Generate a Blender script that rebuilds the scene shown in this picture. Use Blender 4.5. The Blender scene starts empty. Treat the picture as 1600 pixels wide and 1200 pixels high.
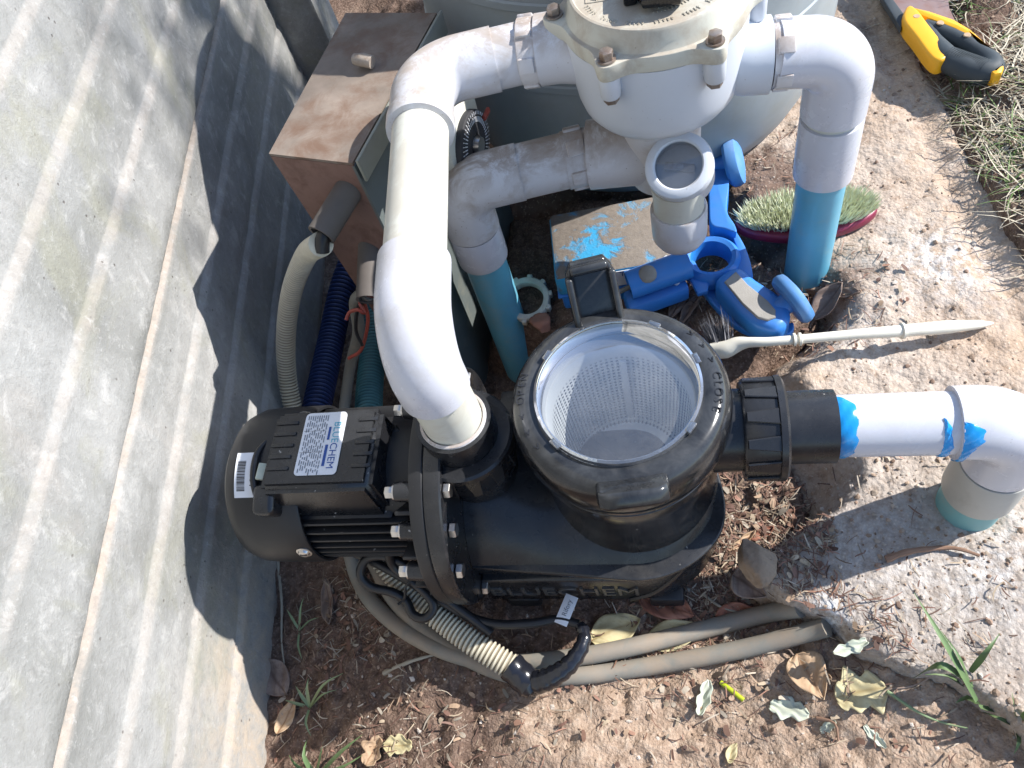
import bpy, bmesh, math, random
import numpy as np
from mathutils import Vector, Matrix

random.seed(7)
RNG = np.random.default_rng(11)
SC = bpy.context.scene
COL = SC.collection
rad = math.radians

# ------------------------------------------------------------------ camera
FPX = 1205.0
RW = np.array([[0.9768, -0.0590, -0.2058], [0.0603, -0.8482, 0.5263], [-0.2053, -0.5265, -0.8250]])
_u, _s, _v = np.linalg.svd(RW)
RW = _u @ _v
CAMP = np.array([0.0, 0.0, 0.76])
cam_d = bpy.data.cameras.new("camera")
cam_d.sensor_width = 36.0
cam_d.lens = FPX / 1600 * 36
cam_d.clip_start = 0.02
cam_d.clip_end = 500
cam = bpy.data.objects.new("camera", cam_d)
COL.objects.link(cam)
_m = np.eye(4)
_m[:3, 0] = RW[:, 0]; _m[:3, 1] = -RW[:, 1]; _m[:3, 2] = -RW[:, 2]; _m[:3, 3] = CAMP
cam.matrix_world = Matrix(_m.tolist())
SC.camera = cam

# ------------------------------------------------------------------ light
SUN_TRAVEL = Vector((-0.7296, -0.2512, -0.636)).normalized()
to_sun = -SUN_TRAVEL
elev = math.asin(to_sun.z)
world = bpy.data.worlds.new("World")
SC.world = world
world.use_nodes = True
wn = world.node_tree
bg = wn.nodes["Background"]
sky = wn.nodes.new("ShaderNodeTexSky")
sky.sky_type = 'NISHITA'
sky.sun_disc = False
sky.sun_elevation = elev
sky.sun_rotation = math.atan2(to_sun.x, to_sun.y)
sky.air_density = 1.0
sky.dust_density = 0.4
sky.ozone_density = 2.5
wn.links.new(sky.outputs[0], bg.inputs[0])
bg.inputs[1].default_value = 0.145
sun_d = bpy.data.lights.new("sun", 'SUN')
sun_d.energy = 4.7
sun_d.angle = rad(0.53)
sun_d.color = (1.0, 0.965, 0.915)
sun = bpy.data.objects.new("sun", sun_d)
COL.objects.link(sun)
sun.location = (2, 1, 3)
sun.rotation_euler = SUN_TRAVEL.to_track_quat('-Z', 'Y').to_euler()
vs = SC.view_settings
vs.view_transform = 'Standard'
vs.look = 'None'
vs.exposure = 0.78
vs.gamma = 1.0
vs.use_curve_mapping = False
SC.cycles.max_bounces = 6
SC.cycles.diffuse_bounces = 3
SC.cycles.glossy_bounces = 3
SC.cycles.use_adaptive_sampling = True
SC.cycles.adaptive_threshold = 0.02
SC.cycles.transparent_max_bounces = 10
SC.cycles.caustics_reflective = False
SC.cycles.caustics_refractive = False
SC.cycles.use_denoising = True


# ------------------------------------------------------------------ helpers
def U(px, py, z):
    """point of the place at height z that the photograph shows at this pixel"""
    d = RW @ np.array([(px - 800) / FPX, (py - 600) / FPX, 1.0])
    t = (z - CAMP[2]) / d[2]
    return Vector((CAMP + t * d).tolist())


def V(*a):
    return Vector(a)


def frame(axis, up=(0, 0, 1)):
    ez = Vector(axis).normalized()
    u = Vector(up)
    if abs(ez.dot(u.normalized())) > 0.98:
        u = Vector((0, 1, 0))
    ex = u.cross(ez).normalized()
    ey = ez.cross(ex)
    return ex, ey, ez


def catmull(pts, step):
    P = [Vector(p) for p in pts]
    P = [P[0] * 2 - P[1]] + P + [P[-1] * 2 - P[-2]]
    out = []
    for i in range(1, len(P) - 2):
        a, b, c, d = P[i - 1], P[i], P[i + 1], P[i + 2]
        n = max(2, int((c - b).length / step))
        for k in range(n):
            t = k / n
            out.append(0.5 * ((2 * b) + (c - a) * t + (2 * a - 5 * b + 4 * c - d) * t * t + (3 * b - a - 3 * c + d) * t ** 3))
    out.append(P[-2])
    return out


def fillet(pts, r, n=14):
    P = [Vector(p) for p in pts]
    out = [P[0]]
    for i in range(1, len(P) - 1):
        a, b, c = P[i - 1], P[i], P[i + 1]
        u = (a - b).normalized(); w = (c - b).normalized()
        ang = math.acos(max(-1, min(1, u.dot(w))))
        t = r / math.tan(ang / 2)
        cen = b + (u + w).normalized() * (r / math.sin(ang / 2))
        p0 = b + u * t; p1 = b + w * t
        e0 = (p0 - cen); e1 = (p1 - cen)
        tot = math.acos(max(-1, min(1, e0.normalized().dot(e1.normalized()))))
        for k in range(n + 1):
            s = k / n
            out.append(cen + (e0 * math.sin((1 - s) * tot) + e1 * math.sin(s * tot)) / math.sin(tot))
    out.append(P[-1])
    return out


class G:
    def __init__(self):
        self.v = []; self.f = []; self.c = []

    def add(self, vs, fs, col=None):
        o = len(self.v)
        self.v += [tuple(p) for p in vs]
        self.f += [tuple(i + o for i in f) for f in fs]
        if col is not None:
            self.c += [col] * len(vs)
        return self

    def lathe(self, prof, origin, axis=(0, 0, 1), n=48, a0=0.0, a1=2 * math.pi):
        ex, ey, ez = frame(axis)
        o = Vector(origin)
        full = abs(a1 - a0 - 2 * math.pi) < 1e-6
        m = n if full else n + 1
        vs = []
        for (r, h) in prof:
            for k in range(m):
                a = a0 + (a1 - a0) * k / n
                vs.append(o + ex * (r * math.cos(a)) + ey * (r * math.sin(a)) + ez * h)
        fs = []
        for i in range(len(prof) - 1):
            for k in range(n):
                k2 = (k + 1) % m
                fs.append((i * m + k, i * m + k2, (i + 1) * m + k2, (i + 1) * m + k))
        return self.add(vs, fs)

    def tube(self, path, r, n=20, caps=True):
        P = [Vector(p) for p in path]
        rr = r if isinstance(r, (list, tuple)) else [r] * len(P)
        t0 = (P[1] - P[0]).normalized()
        ex, ey, _ = frame(t0)
        vs = []; fs = []
        for i, p in enumerate(P):
            t = (P[min(i + 1, len(P) - 1)] - P[max(i - 1, 0)]).normalized()
            ex = (ex - t * ex.dot(t)).normalized()
            ey = t.cross(ex)
            for k in range(n):
                a = 2 * math.pi * k / n
                vs.append(p + (ex * math.cos(a) + ey * math.sin(a)) * rr[i])
        for i in range(len(P) - 1):
            for k in range(n):
                k2 = (k + 1) % n
                fs.append((i * n + k, i * n + k2, (i + 1) * n + k2, (i + 1) * n + k))
        if caps:
            fs.append(tuple(reversed(range(n))))
            fs.append(tuple(range((len(P) - 1) * n, len(P) * n)))
        return self.add(vs, fs)

    def pipe(self, path, ro, ri, n=36):
        """hollow tube with a visible wall at both ends"""
        P = [Vector(p) for p in path]
        P2 = P + P[::-1] + [P[0]]
        t0 = (P[1] - P[0]).normalized()
        ex, ey, _ = frame(t0)
        rings = []
        fr = []
        for i, p in enumerate(P):
            t = (P[min(i + 1, len(P) - 1)] - P[max(i - 1, 0)]).normalized()
            ex = (ex - t * ex.dot(t)).normalized()
            fr.append((ex.copy(), t.cross(ex)))
        seq = [(i, ro) for i in range(len(P))] + [(i, ri) for i in reversed(range(len(P)))]
        vs = []; fs = []
        for (i, r) in seq:
            for k in range(n):
                a = 2 * math.pi * k / n
                vs.append(P[i] + (fr[i][0] * math.cos(a) + fr[i][1] * math.sin(a)) * r)
        m = len(seq)
        for i in range(m):
            j = (i + 1) % m
            for k in range(n):
                k2 = (k + 1) % n
                fs.append((i * n + k, i * n + k2, j * n + k2, j * n + k))
        return self.add(vs, fs)

    def bm(self, bm, M=None):
        if M is not None:
            bmesh.ops.transform(bm, matrix=M, verts=bm.verts)
        bm.verts.index_update()
        self.add([v.co[:] for v in bm.verts], [[v.index for v in f.verts] for f in bm.faces])
        bm.free()
        return self

    def box(self, cen, size, bevel=0.0, M=None, seg=2):
        b = bmesh.new()
        bmesh.ops.create_cube(b, size=1.0)
        bmesh.ops.scale(b, vec=size, verts=b.verts)
        if bevel > 0:
            bmesh.ops.bevel(b, geom=b.edges[:], offset=bevel, segments=seg, affect='EDGES', profile=0.5)
        T = Matrix.Translation(cen)
        if M is not None:
            T = T @ M.to_4x4()
        return self.bm(b, T)

    def prism(self, poly, h, bevel=0.0, M=None, seg=3):
        """poly: 2D outline, extruded from 0 to h along local z"""
        b = bmesh.new()
        vs = [b.verts.new((p[0], p[1], 0)) for p in poly]
        f = b.faces.new(vs)
        r = bmesh.ops.extrude_face_region(b, geom=[f])
        tv = [e for e in r['geom'] if isinstance(e, bmesh.types.BMVert)]
        bmesh.ops.translate(b, vec=(0, 0, h), verts=tv)
        bmesh.ops.recalc_face_normals(b, faces=b.faces[:])
        if bevel > 0:
            ed = [e for e in b.edges if abs(e.verts[0].co.z - e.verts[1].co.z) < 1e-9]
            bmesh.ops.bevel(b, geom=ed, offset=bevel, segments=seg, affect='EDGES', profile=0.5, clamp_overlap=True)
        return self.bm(b, M)

    def mesh(self, name, smooth=38):
        me = bpy.data.meshes.new(name)
        me.from_pydata(self.v, [], self.f)
        if self.c:
            at = me.color_attributes.new("col", 'FLOAT_COLOR', 'POINT')
            at.data.foreach_set("color", np.array([(c[0], c[1], c[2], 1) for c in self.c], dtype=np.float32).ravel())
        me.update()
        if smooth:
            me.shade_smooth()
            me.set_sharp_from_angle(angle=rad(smooth))
        return me


def wloc(o):
    p = Vector((0, 0, 0))
    while o is not None:
        p += o.location
        o = o.parent
    return p


def part(name, g, mat, parent=None, smooth=38, label=None):
    off = wloc(parent) if parent is not None else Vector((0, 0, 0))
    if off.length > 0:
        g.v = [(x - off.x, y - off.y, z - off.z) for (x, y, z) in g.v]
    o = bpy.data.objects.new(name, g.mesh(name, smooth))
    o.data.materials.append(mat)
    COL.objects.link(o)
    o.parent = parent
    if label:
        o["label"] = label
    return o


def inst(name, mesh, mat, parent, loc, rot=None, scale=None):
    o = bpy.data.objects.new(name, mesh)
    if mat is not None and not mesh.materials:
        mesh.materials.append(mat)
    COL.objects.link(o)
    o.parent = parent
    off = wloc(parent) if parent is not None else Vector((0, 0, 0))
    o.location = Vector(loc) - off
    if rot is not None:
        o.rotation_euler = rot.to_euler() if hasattr(rot, "to_euler") else rot
    if scale is not None:
        o.scale = scale
    return o


def thing(name, label, cat, loc, group=None):
    o = bpy.data.objects.new(name, None)
    o.empty_display_size = 0.02
    COL.objects.link(o)
    o.location = Vector(loc)
    o["label"] = label
    o["category"] = cat
    if group:
        o["group"] = group
    return o


def tag(o, label, cat, group=None):
    o["label"] = label
    o["category"] = cat
    if group:
        o["group"] = group
    return o


def kind(o, k):
    o["kind"] = k
    return o


def rotm(ex, ey, ez):
    return Matrix((ex, ey, ez)).transposed()


def M4(ex, ey, ez, o):
    m = rotm(Vector(ex), Vector(ey), Vector(ez)).to_4x4()
    m.translation = Vector(o)
    return m


def text_geo(s, size, M, extrude=0.0004, align='CENTER'):
    cu = bpy.data.curves.new("t", 'FONT')
    cu.body = s
    cu.size = size
    cu.extrude = extrude
    cu.align_x = align
    cu.align_y = 'CENTER'
    cu.resolution_u = 3
    ob = bpy.data.objects.new("t", cu)
    COL.objects.link(ob)
    dg = bpy.context.evaluated_depsgraph_get()
    me = bpy.data.meshes.new_from_object(ob.evaluated_get(dg))
    vs = [M @ v.co for v in me.vertices]
    fs = [tuple(p.vertices) for p in me.polygons]
    bpy.data.objects.remove(ob)
    bpy.data.curves.remove(cu)
    bpy.data.meshes.remove(me)
    return vs, fs


# value noise in numpy
def _hash(ix, iy, s):
    h = (ix.astype(np.int64) * 374761393 + iy.astype(np.int64) * 668265263 + s * 1442695041) & 0x7fffffff
    h = ((h ^ (h >> 13)) * 1274126177) & 0x7fffffff
    h = (h ^ (h >> 16)) & 0xffff
    return h / 65535.0


def vnoise(x, y, s=0):
    ix = np.floor(x); iy = np.floor(y)
    fx = x - ix; fy = y - iy
    fx = fx * fx * (3 - 2 * fx); fy = fy * fy * (3 - 2 * fy)
    a = _hash(ix, iy, s); b = _hash(ix + 1, iy, s); c = _hash(ix, iy + 1, s); d = _hash(ix + 1, iy + 1, s)
    return (a * (1 - fx) + b * fx) * (1 - fy) + (c * (1 - fx) + d * fx) * fy - 0.5


def fbm(x, y, sc, oct=4, s=0):
    r = 0; a = 1.0
    for i in range(oct):
        r = r + a * vnoise(x * sc, y * sc, s + i * 17)
        sc *= 2.03; a *= 0.5
    return r


def sstep(a, b, x):
    t = np.clip((x - a) / (b - a), 0, 1)
    return t * t * (3 - 2 * t)


# ------------------------------------------------------------------ materials
def newmat(name):
    m = bpy.data.materials.new(name)
    m.use_nodes = True
    nt = m.node_tree
    return m, nt, nt.nodes, nt.links, nt.nodes["Principled BSDF"]


def noise_node(nt, scale, detail=6, rough=0.6, coord=None, dist=0.0):
    n = nt.nodes.new("ShaderNodeTexNoise")
    n.inputs["Scale"].default_value = scale
    n.inputs["Detail"].default_value = detail
    n.inputs["Roughness"].default_value = rough
    n.inputs["Distortion"].default_value = dist
    if coord is not None:
        nt.links.new(coord, n.inputs["Vector"])
    return n.outputs["Fac"]


def ramp(nt, fac, stops):
    n = nt.nodes.new("ShaderNodeValToRGB")
    el = n.color_ramp.elements
    while len(el) > 1:
        el.remove(el[-1])
    for i, (p, c) in enumerate(stops):
        e = el[0] if i == 0 else el.new(p)
        e.position = p
        e.color = (c[0], c[1], c[2], 1) if not isinstance(c, (int, float)) else (c, c, c, 1)
    nt.links.new(fac, n.inputs[0])
    return n.outputs[0]


def mix(nt, fac, a, b, mode='MIX'):
    n = nt.nodes.new("ShaderNodeMix")
    n.data_type = 'RGBA'
    n.blend_type = mode
    for sock, val in ((0, fac), (6, a), (7, b)):
        if isinstance(val, (int, float)):
            n.inputs[sock].default_value = val if sock == 0 else (val, val, val, 1)
        elif isinstance(val, (tuple, list)):
            n.inputs[sock].default_value = (val[0], val[1], val[2], 1)
        else:
            nt.links.new(val, n.inputs[sock])
    return n.outputs[2]


def math_node(nt, op, a, b=None):
    n = nt.nodes.new("ShaderNodeMath")
    n.operation = op
    for i, v in enumerate((a, b)):
        if v is None:
            continue
        if isinstance(v, (int, float)):
            n.inputs[i].default_value = v
        else:
            nt.links.new(v, n.inputs[i])
    return n.outputs[0]


def geo_pos(nt):
    return nt.nodes.new("ShaderNodeNewGeometry").outputs["Position"]


def attr(nt, name):
    n = nt.nodes.new("ShaderNodeAttribute")
    n.attribute_name = name
    return n


def bump(nt, bsdf, h, strength=0.3, dist=0.002):
    n = nt.nodes.new("ShaderNodeBump")
    n.inputs["Strength"].default_value = strength
    n.inputs["Distance"].default_value = dist
    nt.links.new(h, n.inputs["Height"])
    nt.links.new(n.outputs[0], bsdf.inputs["Normal"])


def simple(name, col, rough=0.5, spec=0.5, metal=0.0, var=0.12, dirt=None, dirt_amt=0.0, dirt_scale=25, bump_s=0.0,
           bump_scale=300, coat=0.0, rough_var=0.1, speck=0.0, dust_up=0.0, dust_col=(0.3, 0.24, 0.18), lint=0.0, patchy=False):
    """a base colour with soft variation, patchy dirt of its own shape, specks and fine relief"""
    m, nt, N, L, b = newmat(name)
    pos = geo_pos(nt)
    n1 = noise_node(nt, 18, 5, 0.6, pos)
    c = mix(nt, ramp(nt, n1, [(0.3, 0.0), (0.7, 1.0)]), tuple(x * (1 - var) for x in col), tuple(min(1, x * (1 + var * 0.6)) for x in col))
    if dirt is not None and dirt_amt > 0:
        n2 = noise_node(nt, dirt_scale, 9, 0.72, pos, 0.4)
        n3 = noise_node(nt, dirt_scale * 0.25, 3, 0.5, pos)
        s = math_node(nt, 'ADD', math_node(nt, 'MULTIPLY', n2, 0.65), math_node(nt, 'MULTIPLY', n3, 0.5))
        lo = 0.72 - 0.32 * dirt_amt
        f = ramp(nt, s, [(lo, 0.0), (lo + 0.16, min(1.0, 0.35 + dirt_amt * 0.6))])
        c = mix(nt, f, c, dirt)
    if speck > 0:
        vo = N.new("ShaderNodeTexVoronoi")
        vo.inputs["Scale"].default_value = 160
        L.new(pos, vo.inputs["Vector"])
        f = ramp(nt, vo.outputs["Distance"], [(0.05, speck), (0.11, 0.0)])
        f = mix(nt, ramp(nt, noise_node(nt, 30, 2, 0.5, pos), [(0.5, 0.0), (0.62, 1.0)]), (0, 0, 0), f)
        c = mix(nt, f, c, (0.12, 0.08, 0.05))
    if lint > 0:
        vl = N.new("ShaderNodeTexVoronoi")
        vl.inputs["Scale"].default_value = 75
        vl.inputs["Randomness"].default_value = 1.0
        dn = N.new("ShaderNodeVectorMath"); dn.operation = 'ADD'
        L.new(pos, dn.inputs[0])
        nn = N.new("ShaderNodeTexNoise"); nn.inputs["Scale"].default_value = 220
        L.new(pos, nn.inputs["Vector"])
        sc_ = N.new("ShaderNodeVectorMath"); sc_.operation = 'SCALE'; sc_.inputs["Scale"].default_value = 0.006
        L.new(nn.outputs["Color"], sc_.inputs[0]); L.new(sc_.outputs[0], dn.inputs[1])
        L.new(dn.outputs[0], vl.inputs["Vector"])
        f = ramp(nt, vl.outputs["Distance"], [(0.05, lint), (0.085, 0.0)])
        f = math_node(nt, 'MULTIPLY', f, ramp(nt, noise_node(nt, 14, 3, 0.5, pos), [(0.5, 0.0), (0.62, 1.0)]))
        c = mix(nt, f, c, (0.45, 0.43, 0.40))
    if dust_up > 0:
        nz = N.new("ShaderNodeSeparateXYZ")
        L.new(N["Geometry"].outputs["Normal"] if "Geometry" in N else pos, nz.inputs[0])
        f = math_node(nt, 'MULTIPLY', ramp(nt, nz.outputs[2], [(0.2, 0.0), (0.95, 1.0)]),
                      math_node(nt, 'MULTIPLY', ramp(nt, noise_node(nt, 20, 8, 0.74, pos, 0.5), [(0.35, 0.15), (0.68, 1.0)] if not patchy else [(0.42, 0.0), (0.51, 0.75), (0.64, 1.0)]), dust_up))
        c = mix(nt, f, c, dust_col)
    L.new(c, b.inputs["Base Color"])
    rn = noise_node(nt, 60, 5, 0.6, pos)
    r = N.new("ShaderNodeMapRange")
    r.inputs[3].default_value = max(0.02, rough - rough_var)
    r.inputs[4].default_value = min(1, rough + rough_var)
    L.new(rn, r.inputs[0])
    L.new(r.outputs[0], b.inputs["Roughness"])
    b.inputs["Metallic"].default_value = metal
    b.inputs["Specular IOR Level"].default_value = spec
    b.inputs["Coat Weight"].default_value = coat
    if bump_s > 0:
        bump(nt, b, noise_node(nt, bump_scale, 4, 0.6, pos), bump_s, 0.001)
    return m


BROWN = (0.22, 0.15, 0.10)
MT = {}
MT['pvc'] = simple("white_pvc", (0.62, 0.63, 0.675), 0.34, 0.5, var=0.05, dirt=(0.42, 0.36, 0.29), dirt_amt=0.45, speck=0.6, dust_up=0.85, dust_col=(0.37, 0.295, 0.23), patchy=True)
MT['pvc_new'] = simple("white_pvc_clean", (0.61, 0.615, 0.665), 0.26, 0.5, var=0.02, dirt=(0.45, 0.42, 0.39), dirt_amt=0.36, speck=0.5, dust_up=0.16, dust_col=(0.42, 0.36, 0.30), patchy=True)
MT['pvc_soil'] = simple("white_pvc_soiled", (0.66, 0.65, 0.665), 0.45, 0.4, var=0.06, dirt=(0.33, 0.25, 0.185), dirt_amt=0.42, dirt_scale=34, speck=0.9, bump_s=0.15, dust_up=0.9, dust_col=(0.31, 0.235, 0.18), patchy=True)
MT['pvc_cream'] = simple("cream_pvc", (0.66, 0.655, 0.575), 0.38, 0.4, var=0.05, dirt=(0.42, 0.34, 0.25), dirt_amt=0.42, dirt_scale=16, speck=0.5, dust_up=0.4, dust_col=(0.40, 0.32, 0.24), patchy=True)
MT['pvc_shaded'] = simple("shaded_pvc", (0.48, 0.47, 0.43), 0.5, 0.35, var=0.1, dirt=(0.28, 0.26, 0.22), dirt_amt=0.3)  # shade on the suction coupler put into a greyer base colour
MT['pvc_blue'] = simple("blue_pvc", (0.13, 0.415, 0.56), 0.36, 0.5, var=0.08, dirt=(0.27, 0.39, 0.41), dirt_amt=0.4, speck=0.4)
MT['pvc_teal'] = simple("teal_pvc", (0.20, 0.42, 0.43), 0.5, 0.4, var=0.1, dirt=(0.38, 0.38, 0.33), dirt_amt=0.45)
MT['valve'] = simple("valve_plastic", (0.61, 0.64, 0.69), 0.38, 0.45, var=0.04, dirt=(0.45, 0.40, 0.33), dirt_amt=0.12, speck=0.4)
MT['valve_lid'] = simple("valve_lid_plastic", (0.58, 0.57, 0.49), 0.48, 0.4, var=0.08, dirt=(0.36, 0.28, 0.20), dirt_amt=0.45, dirt_scale=30, speck=0.5,
                         dust_up=0.7, dust_col=(0.36, 0.29, 0.22), patchy=True)
MT['black'] = simple("black_plastic", (0.015, 0.0155, 0.018), 0.28, 0.5, var=0.2, dirt=(0.07, 0.065, 0.06), dirt_amt=0.3, rough_var=0.12, dust_up=0.12, dust_col=(0.17, 0.175, 0.18), bump_s=0.03, lint=0.9)
MT['black_gloss'] = simple("glossy_black_plastic", (0.009, 0.0095, 0.0115), 0.17, 0.5, var=0.2, rough_var=0.09, dirt=(0.09, 0.085, 0.08), dirt_amt=0.25, dust_up=0.28, dust_col=(0.21, 0.22, 0.225), lint=0.5)
MT['black_matte'] = simple("matte_black_paint", (0.017, 0.0172, 0.019), 0.42, 0.45, var=0.2, dirt=(0.08, 0.07, 0.06), dirt_amt=0.25, bump_s=0.06, dust_up=0.05, dust_col=(0.18, 0.175, 0.17), lint=0.8)
MT['name'] = simple("painted_reflection_plastic", (0.075, 0.07, 0.066), 0.4, 0.5, var=0.2)  # lighter tone stands in for ground reflected in the raised letters
MT['cable'] = simple("cable_rubber", (0.014, 0.014, 0.016), 0.4, 0.5, var=0.2, dirt=(0.12, 0.1, 0.08), dirt_amt=0.25)
MT['tape'] = simple("insulation_tape", (0.012, 0.013, 0.018), 0.2, 0.6, var=0.2, bump_s=0.5, bump_scale=60)
MT['steel'] = simple("zinc_steel", (0.62, 0.6, 0.58), 0.3, 0.5, metal=1.0, var=0.15, dirt=(0.30, 0.22, 0.16), dirt_amt=0.3)
MT['bolt_rust'] = simple("rusty_bolt", (0.36, 0.31, 0.27), 0.45, 0.5, metal=0.7, var=0.3, dirt=(0.20, 0.11, 0.06), dirt_amt=0.6, dirt_scale=120)
MT['rust'] = simple("rusty_paint", (0.245, 0.20, 0.165), 0.7, 0.2, var=0.3, dirt=(0.15, 0.08, 0.05), dirt_amt=0.62, dirt_scale=28, speck=0.4, bump_s=0.1)
MT['rust_end'] = simple("rusty_brown_metal", (0.22, 0.13, 0.105), 0.6, 0.3, var=0.15, dirt=(0.12, 0.06, 0.042), dirt_amt=0.5, dirt_scale=70, bump_s=0.1)
MT['greenpaint'] = simple("shaded_green_paint", (0.125, 0.145, 0.142), 0.5, 0.4, var=0.1, dirt=(0.30, 0.27, 0.2), dirt_amt=0.3)  # front panel's shade is put into this darker paint colour
MT['lip'] = simple("sunlit_green_paint", (0.27, 0.28, 0.24), 0.55, 0.35, var=0.15, dirt=(0.3, 0.2, 0.13), dirt_amt=0.45)  # lighter copy of the panel paint, with sunlight put into the colour
MT['plug'] = simple("dirty_plug", (0.42, 0.36, 0.30), 0.7, 0.2, var=0.3, dirt=(0.2, 0.13, 0.09), dirt_amt=0.6, dirt_scale=150, bump_s=0.6)
MT['tank'] = simple("tank_fibreglass", (0.34, 0.375, 0.39), 0.5, 0.35, var=0.1, dirt=(0.32, 0.32, 0.28), dirt_amt=0.3, speck=0.2)
MT['blueplastic'] = simple("blue_plastic", (0.03, 0.22, 0.66), 0.35, 0.5, var=0.1, dirt=(0.10, 0.22, 0.45), dirt_amt=0.3, dust_up=0.18)
MT['paleblue'] = simple("faded_blue_plastic", (0.09, 0.27, 0.58), 0.5, 0.4, var=0.1, dirt=(0.25, 0.35, 0.5), dirt_amt=0.4, dust_up=0.15)
MT['greyfoam'] = simple("grey_foam", (0.33, 0.31, 0.28), 0.9, 0.1, var=0.2, dirt=(0.2, 0.16, 0.12), dirt_amt=0.4, bump_s=0.5, bump_scale=700)
MT['kit'] = simple("kit_box_plastic", (0.03, 0.25, 0.50), 0.5, 0.4, var=0.1, dirt=(0.21, 0.155, 0.11), dirt_amt=0.42, dirt_scale=16, speck=0.4)
MT['cream'] = simple("cream_conduit", (0.60, 0.54, 0.40), 0.5, 0.35, var=0.06, dirt=(0.34, 0.28, 0.2), dirt_amt=0.3)
MT['cream_gap'] = simple("conduit_groove", (0.30, 0.26, 0.19), 0.6, 0.3)
MT['greypipe'] = simple("grey_conduit", (0.19, 0.185, 0.165), 0.55, 0.35, var=0.12, dirt=(0.33, 0.29, 0.22), dirt_amt=0.42, speck=0.0)
MT['greylight'] = simple("weathered_grey_conduit", (0.23, 0.22, 0.19), 0.6, 0.3, var=0.2, dirt=(0.33, 0.26, 0.19), dirt_amt=0.55, dirt_scale=40, dust_up=0.5, dust_col=(0.30, 0.23, 0.17), patchy=True, speck=0.3)
MT['stub'] = simple("dusty_brown_stub", (0.12, 0.105, 0.095), 0.65, 0.25, var=0.15, dirt=(0.25, 0.2, 0.16), dirt_amt=0.3)
MT['bluehose'] = simple("dark_blue_hose", (0.022, 0.04, 0.13), 0.35, 0.5, var=0.1, dirt=(0.10, 0.09, 0.1), dirt_amt=0.2)
MT['tealhose'] = simple("teal_hose", (0.05, 0.17, 0.19), 0.45, 0.4, var=0.1, dirt=(0.12, 0.13, 0.12), dirt_amt=0.25)
MT['redwire'] = simple("red_wire", (0.34, 0.06, 0.04), 0.4)
MT['label'] = simple("label_paper", (0.74, 0.75, 0.78), 0.35, 0.5, var=0.03, dirt=(0.5, 0.47, 0.42), dirt_amt=0.1)
MT['ink'] = simple("label_ink", (0.16, 0.17, 0.19), 0.6, var=0.1)
MT['ink_black'] = simple("black_ink", (0.03, 0.03, 0.035), 0.6, var=0.1)
MT['ink_navy'] = simple("navy_ink", (0.012, 0.07, 0.30), 0.5, var=0.1)
MT['ink_teal'] = simple("teal_ink", (0.09, 0.42, 0.55), 0.5, var=0.1)
MT['yellow'] = simple("saw_yellow", (0.86, 0.42, 0.015), 0.4, 0.5, var=0.06, dirt=(0.45, 0.25, 0.06), dirt_amt=0.12)
MT['sawgrey'] = simple("saw_grip_rubber", (0.045, 0.055, 0.062), 0.6, 0.35, var=0.1, dirt=(0.1, 0.1, 0.1), dirt_amt=0.15)
MT['blade'] = simple("rusty_saw_blade", (0.30, 0.21, 0.19), 0.5, 0.5, metal=0.35, var=0.15, dirt=(0.23, 0.09, 0.05), dirt_amt=0.5)
MT['burgundy'] = simple("burgundy_plastic", (0.24, 0.022, 0.06), 0.4, 0.5, var=0.1, dirt=(0.35, 0.2, 0.18), dirt_amt=0.25)
MT['handle'] = simple("ivory_plastic", (0.78, 0.74, 0.63), 0.4, 0.5, var=0.05, dirt=(0.5, 0.4, 0.28), dirt_amt=0.2)
MT['bristle'] = simple("grey_bristle", (0.20, 0.20, 0.22), 0.6, 0.3, var=0.25)
MT['brick'] = simple("red_brick", (0.42, 0.2, 0.14), 0.85, 0.2, var=0.2, dirt=(0.25, 0.14, 0.1), dirt_amt=0.4, bump_s=0.4)
MT['stone'] = simple("stone", (0.33, 0.25, 0.185), 0.95, 0.1, var=0.3, dirt=(0.16, 0.11, 0.08), dirt_amt=0.5, dirt_scale=80, bump_s=1.0, bump_scale=220)
MT['bluecement'] = simple("blue_solvent_cement", (0.01, 0.30, 0.72), 0.2, 0.6, var=0.25, coat=0.4)
MT['wiregy'] = simple("yellow_green_wire", (0.42, 0.50, 0.02), 0.4)
MT['inside_dark'] = simple("dark_interior", (0.02, 0.02, 0.022), 0.5, 0.4)


def glass_mat(name, tint=(0.95, 0.97, 0.97), ior=1.5, base=0.08):
    m, nt, N, L, b = newmat(name)
    out = N["Material Output"]
    tr = N.new("ShaderNodeBsdfTransparent"); tr.inputs[0].default_value = (*tint, 1)
    gl = N.new("ShaderNodeBsdfGlossy"); gl.inputs["Roughness"].default_value = 0.03
    fr = N.new("ShaderNodeFresnel"); fr.inputs[0].default_value = ior
    f = math_node(nt, 'ADD', math_node(nt, 'MULTIPLY', fr.outputs[0], 3.4), base)
    mx = N.new("ShaderNodeMixShader")
    L.new(f, mx.inputs[0]); L.new(tr.outputs[0], mx.inputs[1]); L.new(gl.outputs[0], mx.inputs[2])
    df = N.new("ShaderNodeBsdfDiffuse"); df.inputs[0].default_value = (0.5, 0.5, 0.5, 1)
    mx2 = N.new("ShaderNodeMixShader")
    sm = ramp(nt, noise_node(nt, 30, 8, 0.75, geo_pos(nt)), [(0.40, 0.07), (0.75, 0.15)])
    L.new(sm, mx2.inputs[0]); L.new(mx.outputs[0], mx2.inputs[1]); L.new(df.outputs[0], mx2.inputs[2])
    L.new(mx2.outputs[0], out.inputs[0])
    return m


MT['glass'] = glass_mat("clear_lid_plastic")
MT['glass_sight'] = glass_mat("sight_glass_plastic", (0.95, 0.96, 0.97), 1.4, 0.0)
MT['glass_rim'] = glass_mat("clear_rim_plastic", (0.82, 0.85, 0.86), 1.5, 0.16)


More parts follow.
